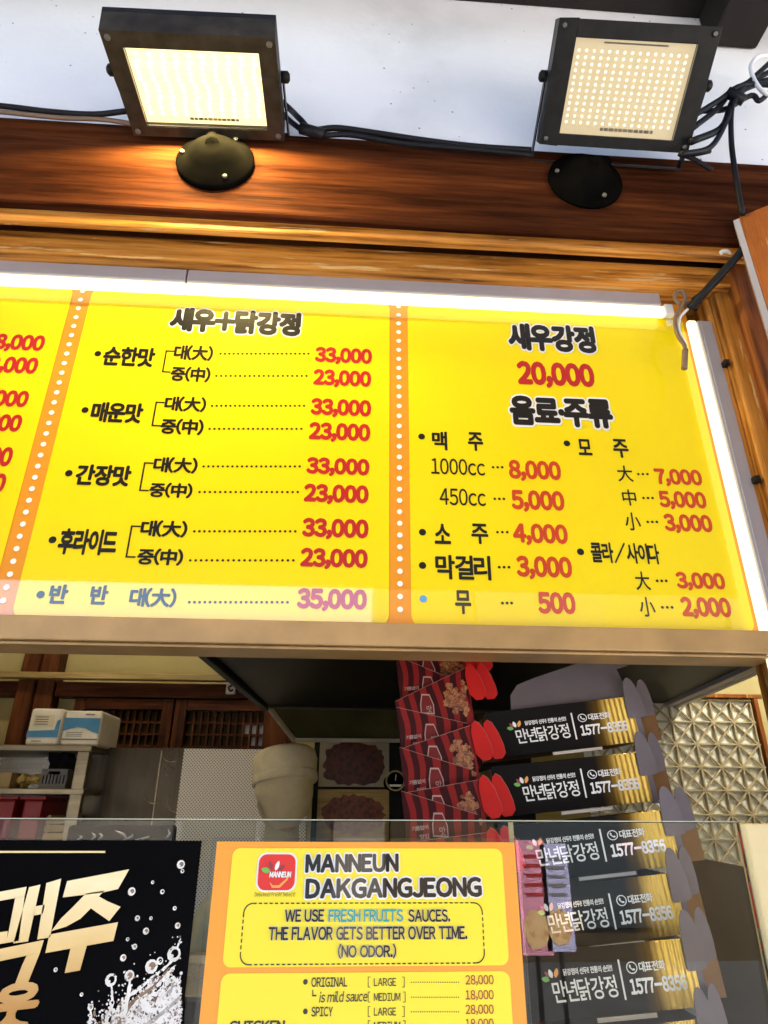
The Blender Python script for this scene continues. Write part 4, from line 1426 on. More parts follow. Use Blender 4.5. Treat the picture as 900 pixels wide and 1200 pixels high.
def black_box(X, label, lid=False, group='black takeout boxes in the leaning stack'):
    t = thing('takeout_box', label, 'takeout box', mat=X, group=group)
    b = MB()
    b.box((0, 0, 0), (BW, 0.0016, BH), 'box_foil', X)
    b.build('front_panel', t, bevel=0.0006, seg=1)
    b = MB()
    b.box((0.001, 0.0018, 0.0), (BW - 0.001, BD, 0.0015), 'box_kraft', X)
    b.box((0.001, 0.0018, 0.0016), (0.0026, BD, BH - 0.004), 'box_kraft', X)
    b.box((0.003, BD - 0.0016, 0.0016), (BW - 0.003, BD, BH - 0.004), 'box_kraft', X)
    b.build('tray', t)
    b = MB().box((BW - 0.0026, 0.0018, 0.0016), (BW - 0.001, BD, BH - 0.003), 'box_grey', X)
    b.build('side_panel', t)
    b = MB()
    b.box((BW + 0.000, 0.004, -0.004), (BW + 0.010, 0.0065, BH * 0.62), 'box_grey', X)
    ear(b, BW - 0.012, BH * 0.56, -0.004, 1, 'box_grey', 0.02, X)
    b.build('ear_flap', t)
    b = MB()
    ear(b, BW + 0.014, BH * 0.60, 0.020, 1, 'box_grey', 0.10, X, 0.030, 0.066)
    b.box((BW + 0.012, 0.034, 0.0), (BW + 0.045, 0.036, BH * 0.66), 'box_kraft', X)
    b.build('ear_flap', t)
    b = MB()
    b.box((BW * 0.40, -0.0025, -0.0062), (BW * 0.73, 0.0, -0.0012), 'box_cream', X)
    b.build('paper_tab', t)
    Q = X.to_3x3()
    F = (X @ Vector((0, 0, 0)), Q @ Vector((1, 0, 0)), Q @ Vector((0, 0, 1)), Q @ Vector((0, -1, 0)))
    b = MB()
    B_ = lambda a, c, d, e_: (a * BW, c * BW, d * BH, e_ * BH)
    text(b, '닭강정의 선두!! 전통의 손맛!!', F, B_(0.255, 0.535, 0.62, 0.72), 'ink_white', bold=0.03, lift=0.0006)
    text(b, '만년닭강정', F, B_(0.185, 0.545, 0.24, 0.56), 'ink_white', bold=0.012, lift=0.0006, shear=-0.06, rise=0.01)
    flat(b, F, [(0.572 * BW, 0.20 * BH), (0.582 * BW, 0.20 * BH), (0.582 * BW, 0.78 * BH), (0.572 * BW, 0.78 * BH)], 'ink_white', 0.0006)
    text(b, '대표전화', F, B_(0.685, 0.835, 0.57, 0.72), 'ink_white', bold=0.025, lift=0.0006)
    text(b, '1577-8356', F, B_(0.615, 0.935, 0.26, 0.49), 'ink_white', bold=0.045, lift=0.0006)
    b.build('lettering', t)
    b = MB()
    cu, cv = 0.645 * BW, 0.645 * BH
    pts = [(cu + 0.0075 * math.cos(i * math.pi / 12), cv + 0.0075 * math.sin(i * math.pi / 12)) for i in range(24)]
    inn = [(cu + 0.0062 * math.cos(i * math.pi / 12), cv + 0.0062 * math.sin(i * math.pi / 12)) for i in range(24)]
    for i in range(24):
        j = (i + 1) % 24
        flat(b, F, [pts[i], pts[j], inn[j], inn[i]], 'ink_white', 0.0006)
    hs = [(-0.0035, 0.003), (-0.002, 0.0042), (-0.0008, 0.002), (-0.0016, 0.0008), (0.0008, -0.0016), (0.002, -0.0008), (0.0042, -0.002), (0.003, -0.0035), (0.0005, -0.0034), (-0.0034, 0.0005)]
    flat(b, F, [(cu + p[0], cv + p[1]) for p in hs], 'ink_white', 0.0006)
    u, v = 0.19 * BW, 0.60 * BH
    petal(b, F, u, v, R(105), 0.0115, 0.006, 'ink_white', 0.0008)
    petal(b, F, u + 0.004, v, R(70), 0.0125, 0.006, 'petal_orange', 0.0007)
    petal(b, F, u - 0.003, v + 0.001, R(130), 0.010, 0.005, 'petal_maroon', 0.0006)
    petal(b, F, u - 0.004, v - 0.002, R(165), 0.011, 0.007, 'leaf_green', 0.0006)
    b.build('emblem', t)
    if lid:
        b = MB()
        pts = [(0.045, -0.0), (0.235, 0.0), (0.242, 0.02), (0.236, 0.098), (0.10, 0.062), (0.065, 0.05), (0.05, 0.03)]
        tilt = X @ Matrix.Translation((0, 0.012, BH + 0.001)) @ Matrix.Rotation(R(-18), 4, 'X')
        b.prism([tilt @ Vector((p[0], 0, p[1])) for p in pts], tilt.to_3x3() @ Vector((0, 0.0016, 0)), 'box_grey')
        b.prism([tilt @ Vector(p) for p in ((0.238, 0.004, 0.062), (0.262, 0.004, 0.068), (0.264, 0.004, 0.095), (0.238, 0.004, 0.10))], tilt.to_3x3() @ Vector((0, 0.0016, 0)), 'box_grey')
        b.build('open_lid', t)
    return t


def front(bl, br, D, yaw=0.0):
    a, c = P(*bl, D), P(*br, D)
    return a, math.atan2(c.z - a.z, c.x - a.x), (c - a).length


BOX = [((577, 889), (747, 870), 1.275, 'black takeout box topmost of the stack with its grey lid standing open'),
       ((584, 958), (763, 939), 1.235, 'black takeout box second from the top of the stack above the glass edge'),
       ((597, 1036), (790, 1012), 1.195, 'black takeout box third from the top cut across by the glass edge'),
       ((612, 1117), (802, 1093), 1.155, 'black takeout box fourth from the top behind glass under the street reflection'),
       ((615, 1200), (817, 1175), 1.115, 'black takeout box fifth from the top and lowest one fully in view')]
lastX = None
for i, (bl, br, D, lab) in enumerate(BOX):
    a, roll, ln = front(bl, br, D)
    s = ln / BW
    X = Matrix.Translation(a) @ Matrix.Rotation(R((-4, -2, -6, -3, -5)[i]), 4, 'Z') @ Matrix.Rotation(-roll, 4, 'Y') @ Matrix.Scale(1.0, 4)
    sx = s
    X = X @ Matrix.Diagonal((sx, 1, 1, 1))
    black_box(X, lab, lid=(i == 0))
    lastX = X
for i in range(2):
    c = lastX.translation + Vector((0.006, -0.03, -(BH + 0.006)))
    lastX = Matrix.Translation(c) @ Matrix.Rotation(R(-4), 4, 'Z') @ Matrix.Rotation(-R(5 - 2.5 * i), 4, 'Y')
    black_box(lastX, ('black takeout box sixth from the top just under the picture edge', 'black takeout box at the foot of the stack on the steel worktop')[i])
# a plain riser under the stack
zc = lastX.translation.z
rs = MB().box((lastX.translation.x - 0.005, lastX.translation.y + 0.005, 0.9995), (lastX.translation.x + 0.25, lastX.translation.y + 0.19, zc - 0.012), 'steel_dark')
rs.build('steel_riser', bevel=0.004, top=('plain dark steel riser on the worktop under the black boxes', 'riser'))

RW, RH = 0.14, 0.105


def red_box(X, label, eared, ul, vl, ur, vr):
    """nested carton: front panel with a slanting top edge from (ul, vl) to (ur, vr), inner walls, printed badge and picture"""
    t = thing('takeout_box', label, 'takeout box', mat=X, group='red striped takeout boxes in the nested stack')
    Q = X.to_3x3()
    F = (X @ Vector((0, 0, 0)), Q @ Vector((1, 0, 0)), Q @ Vector((0, 0, 1)), Q @ Vector((0, -1, 0)))
    top = lambda u: vl + (vr - vl) * (u - ul) / (ur - ul)
    b = MB().prism([X @ Vector(p) for p in ((ul, 0, 0), (ur, 0, 0), (ur, 0, vr), (ul, 0, vl))], Q @ Vector((0, 0.0014, 0)), 'red_stripes')
    b.build('front_panel', t)
    b = MB()
    b.prism([X @ Vector(p) for p in ((ul + 0.001, 0.0016, 0), (ur - 0.001, 0.0016, 0), (ur - 0.001, 0.0016, vr - 0.002), (ul + 0.001, 0.0016, vl - 0.002))], Q @ Vector((0, 0.006, 0)), 'box_brown')
    b.bar(X @ Vector((ul, 0.0006, vl + 0.0004)), X @ Vector((ur, 0.0006, vr + 0.0004)), 0.0018, 0.0007, 'red_edge', up=Q @ Vector((0, 0, 1)))
    b.build('tray', t)
    u0 = ul + (0.046 if eared else 0.044)
    v0 = top(u0 + 0.012) - (0.047 if eared else 0.052)
    b = MB()
    o1 = [(0.000, 0.0), (0.026, -0.004), (0.027, 0.014), (0.021, 0.034), (0.006, 0.036), (0.001, 0.018)]
    o1 = [(u0 + p, v0 + q) for p, q in o1]
    c0 = Vector((u0 + 0.0135, v0 + 0.016))
    o2 = [c0 + (Vector(p) - c0) * 0.86 for p in o1]
    flat(b, F, o1, 'badge_line', 0.0006)
    flat(b, F, o2, 'badge_fill', 0.0012)
    b.build('badge', t)
    b = MB()
    text(b, '맛', F, (u0 + 0.012, u0 + 0.022, v0 + 0.000, v0 + 0.013), 'badge_line', lift=0.0018)
    if not eared:
        text(b, '기름없이', F, (u0 - 0.034, u0 - 0.006, v0 + 0.012, v0 + 0.019), 'badge_line', bold=0.02, lift=0.0008)
        text(b, '맛있', F, (u0 - 0.022, u0 - 0.006, v0 - 0.002, v0 + 0.006), 'badge_line', bold=0.02, lift=0.0008)
    b.build('lettering', t)
    if eared:
        rr = random.Random(len(label) * 7 + int(vr * 1e4))
        b = MB()
        cu0 = ur - 0.026
        for i in range(60):
            cu = cu0 + rr.gauss(0, 0.011)
            cv = top(cu0) - 0.048 + rr.gauss(0, 0.014)
            if not (ur - 0.050 < cu < ur - 0.006 and 0.006 < cv < top(cu) - 0.018):
                continue
            r0 = rr.uniform(0.0035, 0.0075)
            pts = []
            for j in range(11):
                a = 2 * math.pi * j / 11
                r = r0 * rr.uniform(0.7, 1.25)
                pts.append((cu + r * math.cos(a), cv + r * math.sin(a)))
            flat(b, F, pts, rr.choice(('nuggets', 'nuggets', 'nuggets_light')), 0.0008 + i * 0.00003)
        b.build('chicken_print', t)
        for j, (uu, yy) in enumerate(((ur - 0.003, -0.004), (ur + 0.022, 0.006))):
            b = MB()
            sh = [(0.003, 0.030), (0.000, 0.074), (0.004, 0.094), (0.012, 0.101), (0.022, 0.094), (0.033, 0.070), (0.040, 0.042), (0.041, 0.024), (0.032, 0.014), (0.016, 0.014)]
            pts = [X @ Vector((uu + p[0] * 0.84, yy, p[1] * 0.80 + vr - 0.074)) for p in sh]
            b.prism(pts, Q @ Vector((0, 0.0018, 0)), 'red_flap')
            rim = [X @ Vector((uu + p[0] * 0.84 + 0.0009, yy + 0.0022, p[1] * 0.80 + vr - 0.0732)) for p in sh]
            b.prism(rim, Q @ Vector((0, 0.0006, 0)), 'red_edge')
            b.build('ear_flap', t)
    return t


M['box_brown'] = plain('box_brown', (0.14, 0.05, 0.03), 0.8)
M['red_edge'] = plain('red_edge', (0.36, 0.16, 0.12), 0.7)
M['badge_line'] = plain('badge_line', (0.46, 0.30, 0.26), 0.6)
M['badge_fill'] = plain('badge_fill', (0.16, 0.012, 0.012), 0.5, spec=0.2)
M['nuggets_light'] = nugget_mat('nuggets_light', [(0.42, (0.03, 0.008, 0.004)), (0.58, (0.14, 0.03, 0.010)), (0.75, (0.28, 0.08, 0.02)), (0.95, (0.42, 0.2, 0.06))], 150)
# top right corner of the front panel in the photo, its top left corner, depth, eared
RED = [((541, 752), (466, 776), 1.300, True), ((540, 800), (463, 768), 1.285, False),
       ((545, 783), (463, 822), 1.270, True), ((548, 848), (465, 829), 1.255, False),
       ((552, 850), (469, 878), 1.240, True), ((552, 902), (468, 876), 1.225, False),
       ((561, 914), (471, 930), 1.210, True), ((560, 955), (470, 927), 1.195, False),
       ((570, 976), (474, 988), 1.180, True)]
NTH = ['topmost', 'second from the top', 'third from the top', 'fourth from the top', 'fifth from the top', 'sixth from the top', 'seventh from the top', 'eighth from the top', 'ninth from the top']
for i, (tr, tl, D, eared) in enumerate(RED):
    a, c = P(*tl, D), P(*tr, D)
    lean = R(7)
    h = 0.135
    dn = Vector((math.sin(lean), 0, -math.cos(lean)))
    X = Matrix.Translation(a + dn * h) @ Matrix.Rotation(-lean, 4, 'Y')
    lc = X.inverted() @ c
    red_box(X, '%s red takeout box, %s of its nested stack' % ('eared' if eared else 'earless', NTH[i]), eared, 0.0, h, lc.x, lc.z)
for i in range(4):
    a = P(478 + 5 * i, 1052 + 66 * i, 1.165 - 0.012 * i)
    lean = R(5)
    h = 0.10
    X = Matrix.Translation(a + Vector((math.sin(lean), 0, -math.cos(lean))) * h) @ Matrix.Rotation(-lean, 4, 'Y')
    red_box(X, 'red striped takeout box behind the menu poster, %s of its nested stack' % ('fourth lowest', 'third lowest', 'second lowest', 'lowest')[i], True, 0.0, h, 0.125, h + 0.008)

# ------------------------------------------------------------------ extractor hood over the kitchen
D0, D1, D2 = 1.45, 2.25, 2.32
nl, nr = P(232, 752, D0), P(905, 766, D0)
fl, fr_ = P(316, 828, D1), P(752, 836, D1)
ll, lr = P(346, 865, D2), P(748, 868, D2)
hd = thing('extractor_hood', 'large dark kitchen extractor hood with a greasy metal rim behind the menu board', 'hood', (fl + fr_) / 2)
b = MB()
b.prism([nl, nr, fr_, fl], (0, 0, 0.5), 'hood')
b.build('canopy', hd, bevel=0.004)
b = MB()
b.prism([fl + Vector((0, 0.002, 0.0)), fr_ + Vector((0, 0.002, 0)), lr, ll], (0, 0.02, 0.02), 'back_lip')
b.build('back_lip', hd) if False else None
M['back_lip'] = plain('back_lip', (0.06, 0.055, 0.02), 0.35, 0.5, 0.4, 5)
b.build('back_lip', hd)
b = MB()
b.bar(nl + Vector((-0.012, 0, 0)), fl + Vector((-0.012, 0, 0)), 0.02, 0.03, 'hood')
b.build('side_rim', hd, bevel=0.003)
b = MB()
b.bar(fl + Vector((0, 0.002, -0.006)), ll + Vector((-0.004, 0.0, -0.006)), 0.016, 0.012, 'hood_rim')
b.bar(ll + Vector((0, 0, -0.006)), lr + Vector((0, 0, -0.006)), 0.014, 0.012, 'hood_rim')
b.bar(fl + Vector((0, -0.004, -0.004)), fr_ + Vector((0, -0.004, -0.004)), 0.006, 0.006, 'steel_dark')
b.build('lower_rim', hd)
b = MB().bar(nr + Vector((0.012, 0, 0.0)), fr_ + Vector((0.012, 0, 0)), 0.022, 0.022, 'alu')
b.bar(nr + Vector((0.040, 0, -0.006)), fr_ + Vector((0.040, 0, -0.006)), 0.018, 0.016, 'hood_rim')
b.build('side_rail', hd, bevel=0.002)
b = MB().box((ll.x + 0.004, D2 + 0.004, 0.9), (ll.x + 0.022, D2 + 0.02, ll.z - 0.013), 'pale_edge')
b.build('support_leg', hd)

# ------------------------------------------------------------------ back of the kitchen
D = 2.62
b = MB()
xa, xb = P(104, 900, D).x, P(216, 900, D).x
zt = P(160, 876, D).z
b.box((xa, D, 0.902), (xb, D + 0.012, zt), 'steel_dark')
xm = P(187, 900, D).x
sp_ = thing('splash_panel', 'dark stainless steel panel with scuffed marks behind the kitchen worktop', 'panel', ((xa + xb) / 2, D, 0.902))
b.build('sheet', sp_, bevel=0.002)
b = MB()
rq = random.Random(5)
for i in range(3):                                                        # curved scuffs on the sheet
    u, v = P(rq.uniform(140, 205), rq.uniform(890, 955), D).x, P(170, rq.uniform(890, 955), D).z
    a = rq.uniform(-0.9, 0.1)
    pts = [Vector((u + 0.03 * t * math.cos(a + 0.4 * t), D - 0.0012, v + 0.03 * t * math.sin(a + 0.4 * t))) for t in (-1.4, -0.6, 0.2, 1.0)]
    b.tube(smooth_path(pts, 4), [0.0006 + 0.001 * math.sin(math.pi * k / 12) for k in range(13)], 'steel_shelf', 5)
b.box((xm - 0.002, D - 0.003, 0.903), (xm + 0.002, D - 0.0005, zt - 0.01), 'steel_shelf')
b.build('seam_trim', sp_)
D = 2.60
b = MB().box((P(213, 900, D).x, D, 0.902), (P(362, 900, D).x, D + 0.012, P(290, 878, D).z), 'perforated')
b.build('perforated_panel', bevel=0.002, top=('pale perforated metal sheet standing behind the person', 'panel'))
D = 2.66
for y0, y1, k, lab in ((868, 922, 'meat_dark', 'dark framed picture of glazed chicken under the hood'), (925, 985, 'meat_red', 'reddish picture of fried chicken pieces below the darker picture')):
    u0, u1, v0, v1 = P(374, 895, D).x, P(456, 895, D).x, P(415, y1, D).z, P(415, y0, D).z
    t = thing('food_picture', lab, 'picture', ((u0 + u1) / 2, D, v0), 'food pictures under the hood')
    MB().box((u0, D, v0), (u1, D + 0.012, v1), 'ledge_wood' if k == 'meat_red' else 'hood_rim').build('board', t)
    mb = MB()
    rr = random.Random(y0)
    FF = facade_frame(D)
    pts = []
    cu, cv, a_, c_ = (u0 + u1) / 2, (v0 + v1) / 2, (u1 - u0) / 2 * 0.88, (v1 - v0) / 2 * (0.95 if k == 'meat_dark' else 0.8)
    for j in range(40):
        t_ = 2 * math.pi * j / 40
        q = rr.uniform(0.9, 1.05)
        sq = (abs(math.cos(t_)) ** 4 + abs(math.sin(t_)) ** 4) ** -0.25 if k == 'meat_dark' else 1
        pts.append((cu + a_ * q * sq * math.cos(t_), cv + c_ * q * min(sq, 1.05) * math.sin(t_)))
    flat(mb, FF, pts, k, 0.001)
    mb.build('chicken_print', t)
MB().box((P(368, 890, 2.69).x, 2.69, 0.902), (0.75, 2.71, P(400, 862, 2.69).z), 'hood').build('dark_backboard', top=('dark board carrying the chicken pictures behind the red boxes', 'board'))
c = P(463, 915, 2.4)
gt = thing('round_gauge', 'round black gauge with a cream rim beside the red takeout boxes', 'gauge', c)
X = Matrix.Translation(c) @ Matrix.Rotation(R(90), 4, 'X')
MB().lathe([(0.031, 0), (0.033, 0.008), (0.033, 0.014), (0.029, 0.014), (0.028, 0.010)], 'carton', X, 30).build('rim', gt)
MB().lathe([(0.0275, -0.2), (0.0275, 0.0145)], 'black_plastic', X, 30).build('dial', gt)
bb = MB()
FG = (c + Vector((0, -0.0146, 0)), Vector((1, 0, 0)), Vector((0, 0, 1)), Vector((0, -1, 0)))
flat(bb, FG, [(-0.001, 0.0), (0.001, 0), (0.003, 0.019), (0.001, 0.02)], 'ink_white', 0.0008)
flat(bb, FG, [(-0.018, -0.019), (0.018, -0.019), (0.022, -0.012), (-0.022, -0.012)], 'ink_white', 0.0008)
bb.build('needle', gt)

# ------------------------------------------------------------------ steel storage shelf on the left
DS = 2.45
xs_l, xs_r = -2.15, P(103, 900, DS).x
st = thing('storage_shelf', 'stainless steel storage shelf with open tiers at the left of the kitchen', 'shelf', ((xs_l + xs_r) / 2, DS + 0.2, 0))
for y0, y1 in ((873, 880), (924, 931), (986, 993)):
    z1, z0 = P(60, y0, DS).z, P(60, y1, DS).z
    MB().box((xs_l, DS, z0), (xs_r, DS + 0.36, z1), 'steel_shelf').build('shelf_board', st, bevel=0.003)
for x in (xs_r - 0.045, xs_l):
    for y in (DS + 0.005, DS + 0.33):
        MB().box((x, y - 0.0025, 0.001), (x + 0.04, y + 0.028, P(60, 880.2, DS).z), 'steel_shelf').build('leg', st, bevel=0.002)
MB().box((xs_l, DS + 0.362, 0.05), (xs_r, DS + 0.366, P(60, 880, DS).z), 'steel').build('back_sheet', st)
zs_top = P(60, 873, DS).z
zs_mid = P(60, 924, DS).z
zs_low = P(60, 986, DS).z


def towel_pack(px0, px1, py0, label, deep, side):
    x0, x1 = P(px0, 850, DS + 0.03).x, P(px1, 850, DS + 0.03).x
    h = P(70, py0, DS + 0.03).z - zs_top
    t = thing('towel_pack', label, 'paper towels', ((x0 + x1) / 2, DS + 0.03 + deep / 2, zs_top), 'packs of paper towels on the shelf')
    mb = MB().box((x0, DS + 0.03, zs_top + 0.001), (x1, DS + 0.03 + deep, zs_top + h), 'paper_white')
    mb.build('pack', t, bevel=0.014, seg=3)
    F = (Vector((x0, DS + 0.029, zs_top)), Vector((1, 0, 0)), Vector((0, 0, 1)), Vector((0, -1, 0)))
    w = x1 - x0
    mb = MB()
    if side:
        wave = [(0.02, 0.40), (0.2, 0.47), (0.4, 0.52), (0.6, 0.50), (0.8, 0.40), (0.98, 0.34)]
        flat(mb, F, [(a * w, c * h) for a, c in [(0.02, 0.78), (0.98, 0.78)][::-1]] + [(a * w, c * h) for a, c in wave], 'paper_blue', 0.001)
        flat(mb, F, [(0.02 * w, 0.16 * h), (0.98 * w, 0.16 * h), (0.98 * w, 0.20 * h), (0.02 * w, 0.20 * h)], 'basket_grey', 0.001)
        for i in range(3):
            flat(mb, F, [(0.12 * w, (0.26 + i * .05) * h), (0.55 * w, (0.26 + i * .05) * h), (0.55 * w, (0.28 + i * .05) * h), (0.12 * w, (0.28 + i * .05) * h)], 'basket_grey', 0.0012)
        flat(mb, F, [(0.55 * w, 0.86 * h), (0.8 * w, 0.86 * h), (0.8 * w, 0.90 * h), (0.55 * w, 0.90 * h)], 'basket_grey', 0.0012)
    else:
        flat(mb, F, [(0.02 * w, 0.22 * h), (0.98 * w, 0.22 * h), (0.98 * w, 0.42 * h), (0.02 * w, 0.38 * h)], 'paper_blue', 0.001)
        flat(mb, F, [(0.84 * w, 0.42 * h), (0.98 * w, 0.42 * h), (0.98 * w, 0.7 * h), (0.88 * w, 0.66 * h)], 'paper_blue', 0.001)
        flat(mb, F, [(0.14 * w, 0.50 * h), (0.78 * w, 0.50 * h), (0.78 * w, 0.82 * h), (0.14 * w, 0.82 * h)], 'carton_pale', 0.001)
        for i in range(4):
            flat(mb, F, [(0.2 * w, (0.55 + i * .065) * h), (0.6 * w, (0.55 + i * .065) * h), (0.6 * w, (0.575 + i * .065) * h), (0.2 * w, (0.575 + i * .065) * h)], 'basket_grey', 0.0014)
        flat(mb, F, [(0.2 * w, 0.10 * h), (0.5 * w, 0.10 * h), (0.5 * w, 0.13 * h), (0.2 * w, 0.13 * h)], 'basket_grey', 0.001)
    mb.build('wrapper_print', t)


M['carton_pale'] = plain('carton_pale', (0.66, 0.60, 0.40), 0.6)
towel_pack(33, 71, 830, 'narrow white pack of paper towels with a yellowish label at the left shelf end', 0.2, False)
towel_pack(74, 118, 832, 'wider white pack of paper towels with a blue wave band on the steel shelf', 0.22, True)
# grey basket
c = P(62, 924, DS + 0.05)
x0, x1 = P(48, 915, DS + .05).x, P(76, 915, DS + .05).x
h = P(60, 901, DS + .05).z - zs_mid
bk = thing('storage_basket', 'small grey slotted plastic basket on the middle shelf', 'basket', ((x0 + x1) / 2, DS + 0.12, zs_mid))
mb = MB()
for y in (DS + 0.05, DS + 0.20):
    n = 7
    for i in range(n + 1):
        x = x0 + (x1 - x0) * i / n
        mb.box((x - 0.0035, y, zs_mid + 0.008), (x + 0.0035, y + 0.004, zs_mid + h * 0.72), 'basket_grey')
    mb.box((x0 - 0.004, y - 0.001, zs_mid + 0.001), (x1 + 0.004, y + 0.005, zs_mid + 0.016), 'basket_grey')
    mb.box((x0 - 0.004, y - 0.001, zs_mid + h * 0.70), (x0 + (x1 - x0) * 0.25, y + 0.005, zs_mid + h), 'basket_grey')
    mb.box((x1 - (x1 - x0) * 0.25, y - 0.001, zs_mid + h * 0.70), (x1 + 0.004, y + 0.005, zs_mid + h), 'basket_grey')
    mb.box((x0 + (x1 - x0) * 0.25 + 0.0005, y - 0.001, zs_mid + h * 0.88), (x1 - (x1 - x0) * 0.25 - 0.0005, y + 0.005, zs_mid + h), 'basket_grey')
for x in (x0 - 0.004, x1):
    mb.box((x, DS + 0.056, zs_mid + 0.001), (x + 0.004, DS + 0.199, zs_mid + h), 'basket_grey')
mb.box((x0, DS + 0.056, zs_mid + 0.001), (x1, DS + 0.199, zs_mid + 0.004), 'basket_grey')
mb.build('basket_body', bk)
def blob_thing(name, c, r, k, label, cat, seed, squash=0.6, n=1, spread=0.0):
    rr = random.Random(seed)
    bm = bmesh.new()
    for i in range(n):
        o = Vector((rr.uniform(-spread, spread), rr.uniform(-spread * .5, spread * .5), rr.uniform(0, spread * 0.5)))
        ret = bmesh.ops.create_icosphere(bm, subdivisions=3, radius=r)
        q = Euler((rr.uniform(-.6, .6), rr.uniform(-.6, .6), rr.uniform(0, 6))).to_matrix()
        ph = [rr.uniform(0, 6) for _ in range(3)]
        for v in ret['verts']:
            p = v.co.copy()
            f = 1 + 0.22 * math.sin(5 * p.x / r + ph[0]) * math.sin(4 * p.y / r + ph[1]) + 0.12 * math.sin(7 * p.z / r + ph[2])
            p = Vector((p.x * f * (1.7 if n > 1 else 1.3), p.y * f * 0.8, p.z * f * squash))
            v.co = q @ p + o
    zmin = min(v.co.z for v in bm.verts)
    me = bpy.data.meshes.new(name)
    for v in bm.verts:
        v.co.z -= zmin
    bm.to_mesh(me)
    bm.free()
    for p in me.polygons:
        p.use_smooth = True
    me.materials.append(M[k])
    o = bpy.data.objects.new(name, me)
    COL.objects.link(o)
    o.location = c
    o['label'], o['category'] = label, cat
    return o


blob_thing('cloth_bundle', Vector(((x0 + x1) / 2, DS + 0.125, zs_mid + 0.012)), 0.052, 'dark_cloth', 'black crumpled bag bulging out of the grey basket', 'bag', 4, 1.2)
c = P(34, 920, DS + .1)
blob_thing('ginger_pile', Vector((c.x, DS + 0.11, zs_mid + 0.001)), 0.017, 'ginger', 'small pile of yellow ginger roots on the middle shelf', 'ginger', 8, 0.7, 7, 0.045)
x0, x1 = P(-18, 915, DS + .05).x, P(12, 915, DS + .05).x
mb = MB().box((x0, DS + 0.05, zs_mid + 0.001), (x1, DS + 0.2, P(5, 905, DS + .05).z), 'carton')
ct = mb.build('card_carton', bevel=0.003, top=('plain tan cardboard carton at the left end of the middle shelf', 'carton'))
for a, c_, lab in ((-14, 19, 'dark red plastic bin at the picture edge under the shelf'), (21, 52, 'dark red plastic bin nearer the shelf post')):
    x0, x1 = P(a, 945, DS + .04).x, P(c_, 945, DS + .04).x
    zt_ = P(20, 933, DS + .04).z
    t = thing('red_bin', lab, 'bin', ((x0 + x1) / 2, DS + 0.15, zs_low), 'red bins on the low shelf')
    mb = MB()
    i_ = 0.012
    mb.prism([(x0 + i_, DS + 0.05, zs_low + 0.001), (x1 - i_, DS + 0.05, zs_low + 0.001), (x1 - i_, DS + 0.28, zs_low + 0.001), (x0 + i_, DS + 0.28, zs_low + 0.001)], (0, 0, zt_ - zs_low - 0.012), 'bin_red')
    mb.build('bin_body', t, bevel=0.008)
    MB().box((x0, DS + 0.04, zt_ - 0.0105), (x1, DS + 0.29, zt_), 'bin_red').build('lid', t, bevel=0.003)
x0, x1 = P(56, 950, DS + .04).x, P(82, 950, DS + .04).x
z1_ = P(70, 953, DS + .04).z
t = thing('wooden_crate', 'small pale crate with an open top beside the red bins', 'crate', ((x0 + x1) / 2, DS + 0.12, zs_low))
mb = MB()
for i in range(3):
    z = zs_low + 0.003 + (z1_ - zs_low - 0.01) * i / 3
    hh = (z1_ - zs_low) / 3 - 0.008
    mb.box((x0, DS + 0.04, z), (x1, DS + 0.048, z + hh), 'carton')
    mb.box((x0, DS + 0.192, z), (x1, DS + 0.2, z + hh), 'carton')
mb.build('slat_panel', t)
mb = MB()
for x in (x0 + 0.001, x1 - 0.011):
    mb.box((x, DS + 0.0485, zs_low + 0.002), (x + 0.01, DS + 0.1915, z1_ - 0.006), 'carton')
mb.box((x0 + 0.012, DS + 0.0485, zs_low + 0.002), (x1 - 0.012, DS + 0.1915, zs_low + 0.01), 'carton')
mb.build('crate_body', t)

# steel trays seen in the gap between the two posters
for i in range(5):
    z = 1.0005 + i * 0.062
    t = thing('steel_tray', 'steel food tray seen between the two posters, %s of its stack' % ('lowest', 'second lowest', 'in the middle', 'second highest', 'topmost')[i], 'tray', (-0.27, 1.02, z), 'stacked steel trays')
    mb = MB()
    dx = (0, 0.008, -0.006, 0.004, -0.002)[i]
    mb.box((-0.42 + dx, 0.93, z), (-0.15 + dx, 1.16, z + 0.047), 'steel_dark')
    mb.build('tray_body', t, bevel=0.008)
    MB().box((-0.432 + dx, 0.918, z + 0.0475), (-0.138 + dx, 1.172, z + 0.054), 'steel').build('rim', t, bevel=0.002)
t = thing('black_tray', 'glossy black serving tray leaning behind the glass above the beer poster', 'tray', (-0.42, 0.87, 1.33))
x0, x1 = P(78, 975, .84).x, P(206, 975, .84).x
z1_ = P(140, 967, .84).z
MB().box((x0, 0.84, 1.325), (x1, 0.85, z1_), 'black_plastic').build('tray_body', t, bevel=0.006)
mb = MB()
rq = random.Random(11)
for i in range(7):  # pale strokes imitating scratch-like reflections on the black surface
    px = 92 + i * 16 + rq.uniform(-14, 14)
    a, c = P(px, 984, .84), P(px + rq.uniform(-16, 18), 970 + rq.uniform(0, 10), .84)
    mb.tube(smooth_path([a - Vector((0, .0015, 0)), (a + c) / 2 + Vector((0.004, -.0015, 0)), c - Vector((0, .0015, 0))], 4), [0.0003, .0008, .0012, .0014, .0015, .0014, .0012, .0008, .0003], 'steel', 5)
mb.build('reflection_strokes', t)
MB().box((x0, 0.82, 0.9995), (x1, 0.90, 1.3245), 'steel_dark').build('tray_stand', top=('dark steel stand under the black tray behind the beer poster', 'stand'), bevel=0.003)

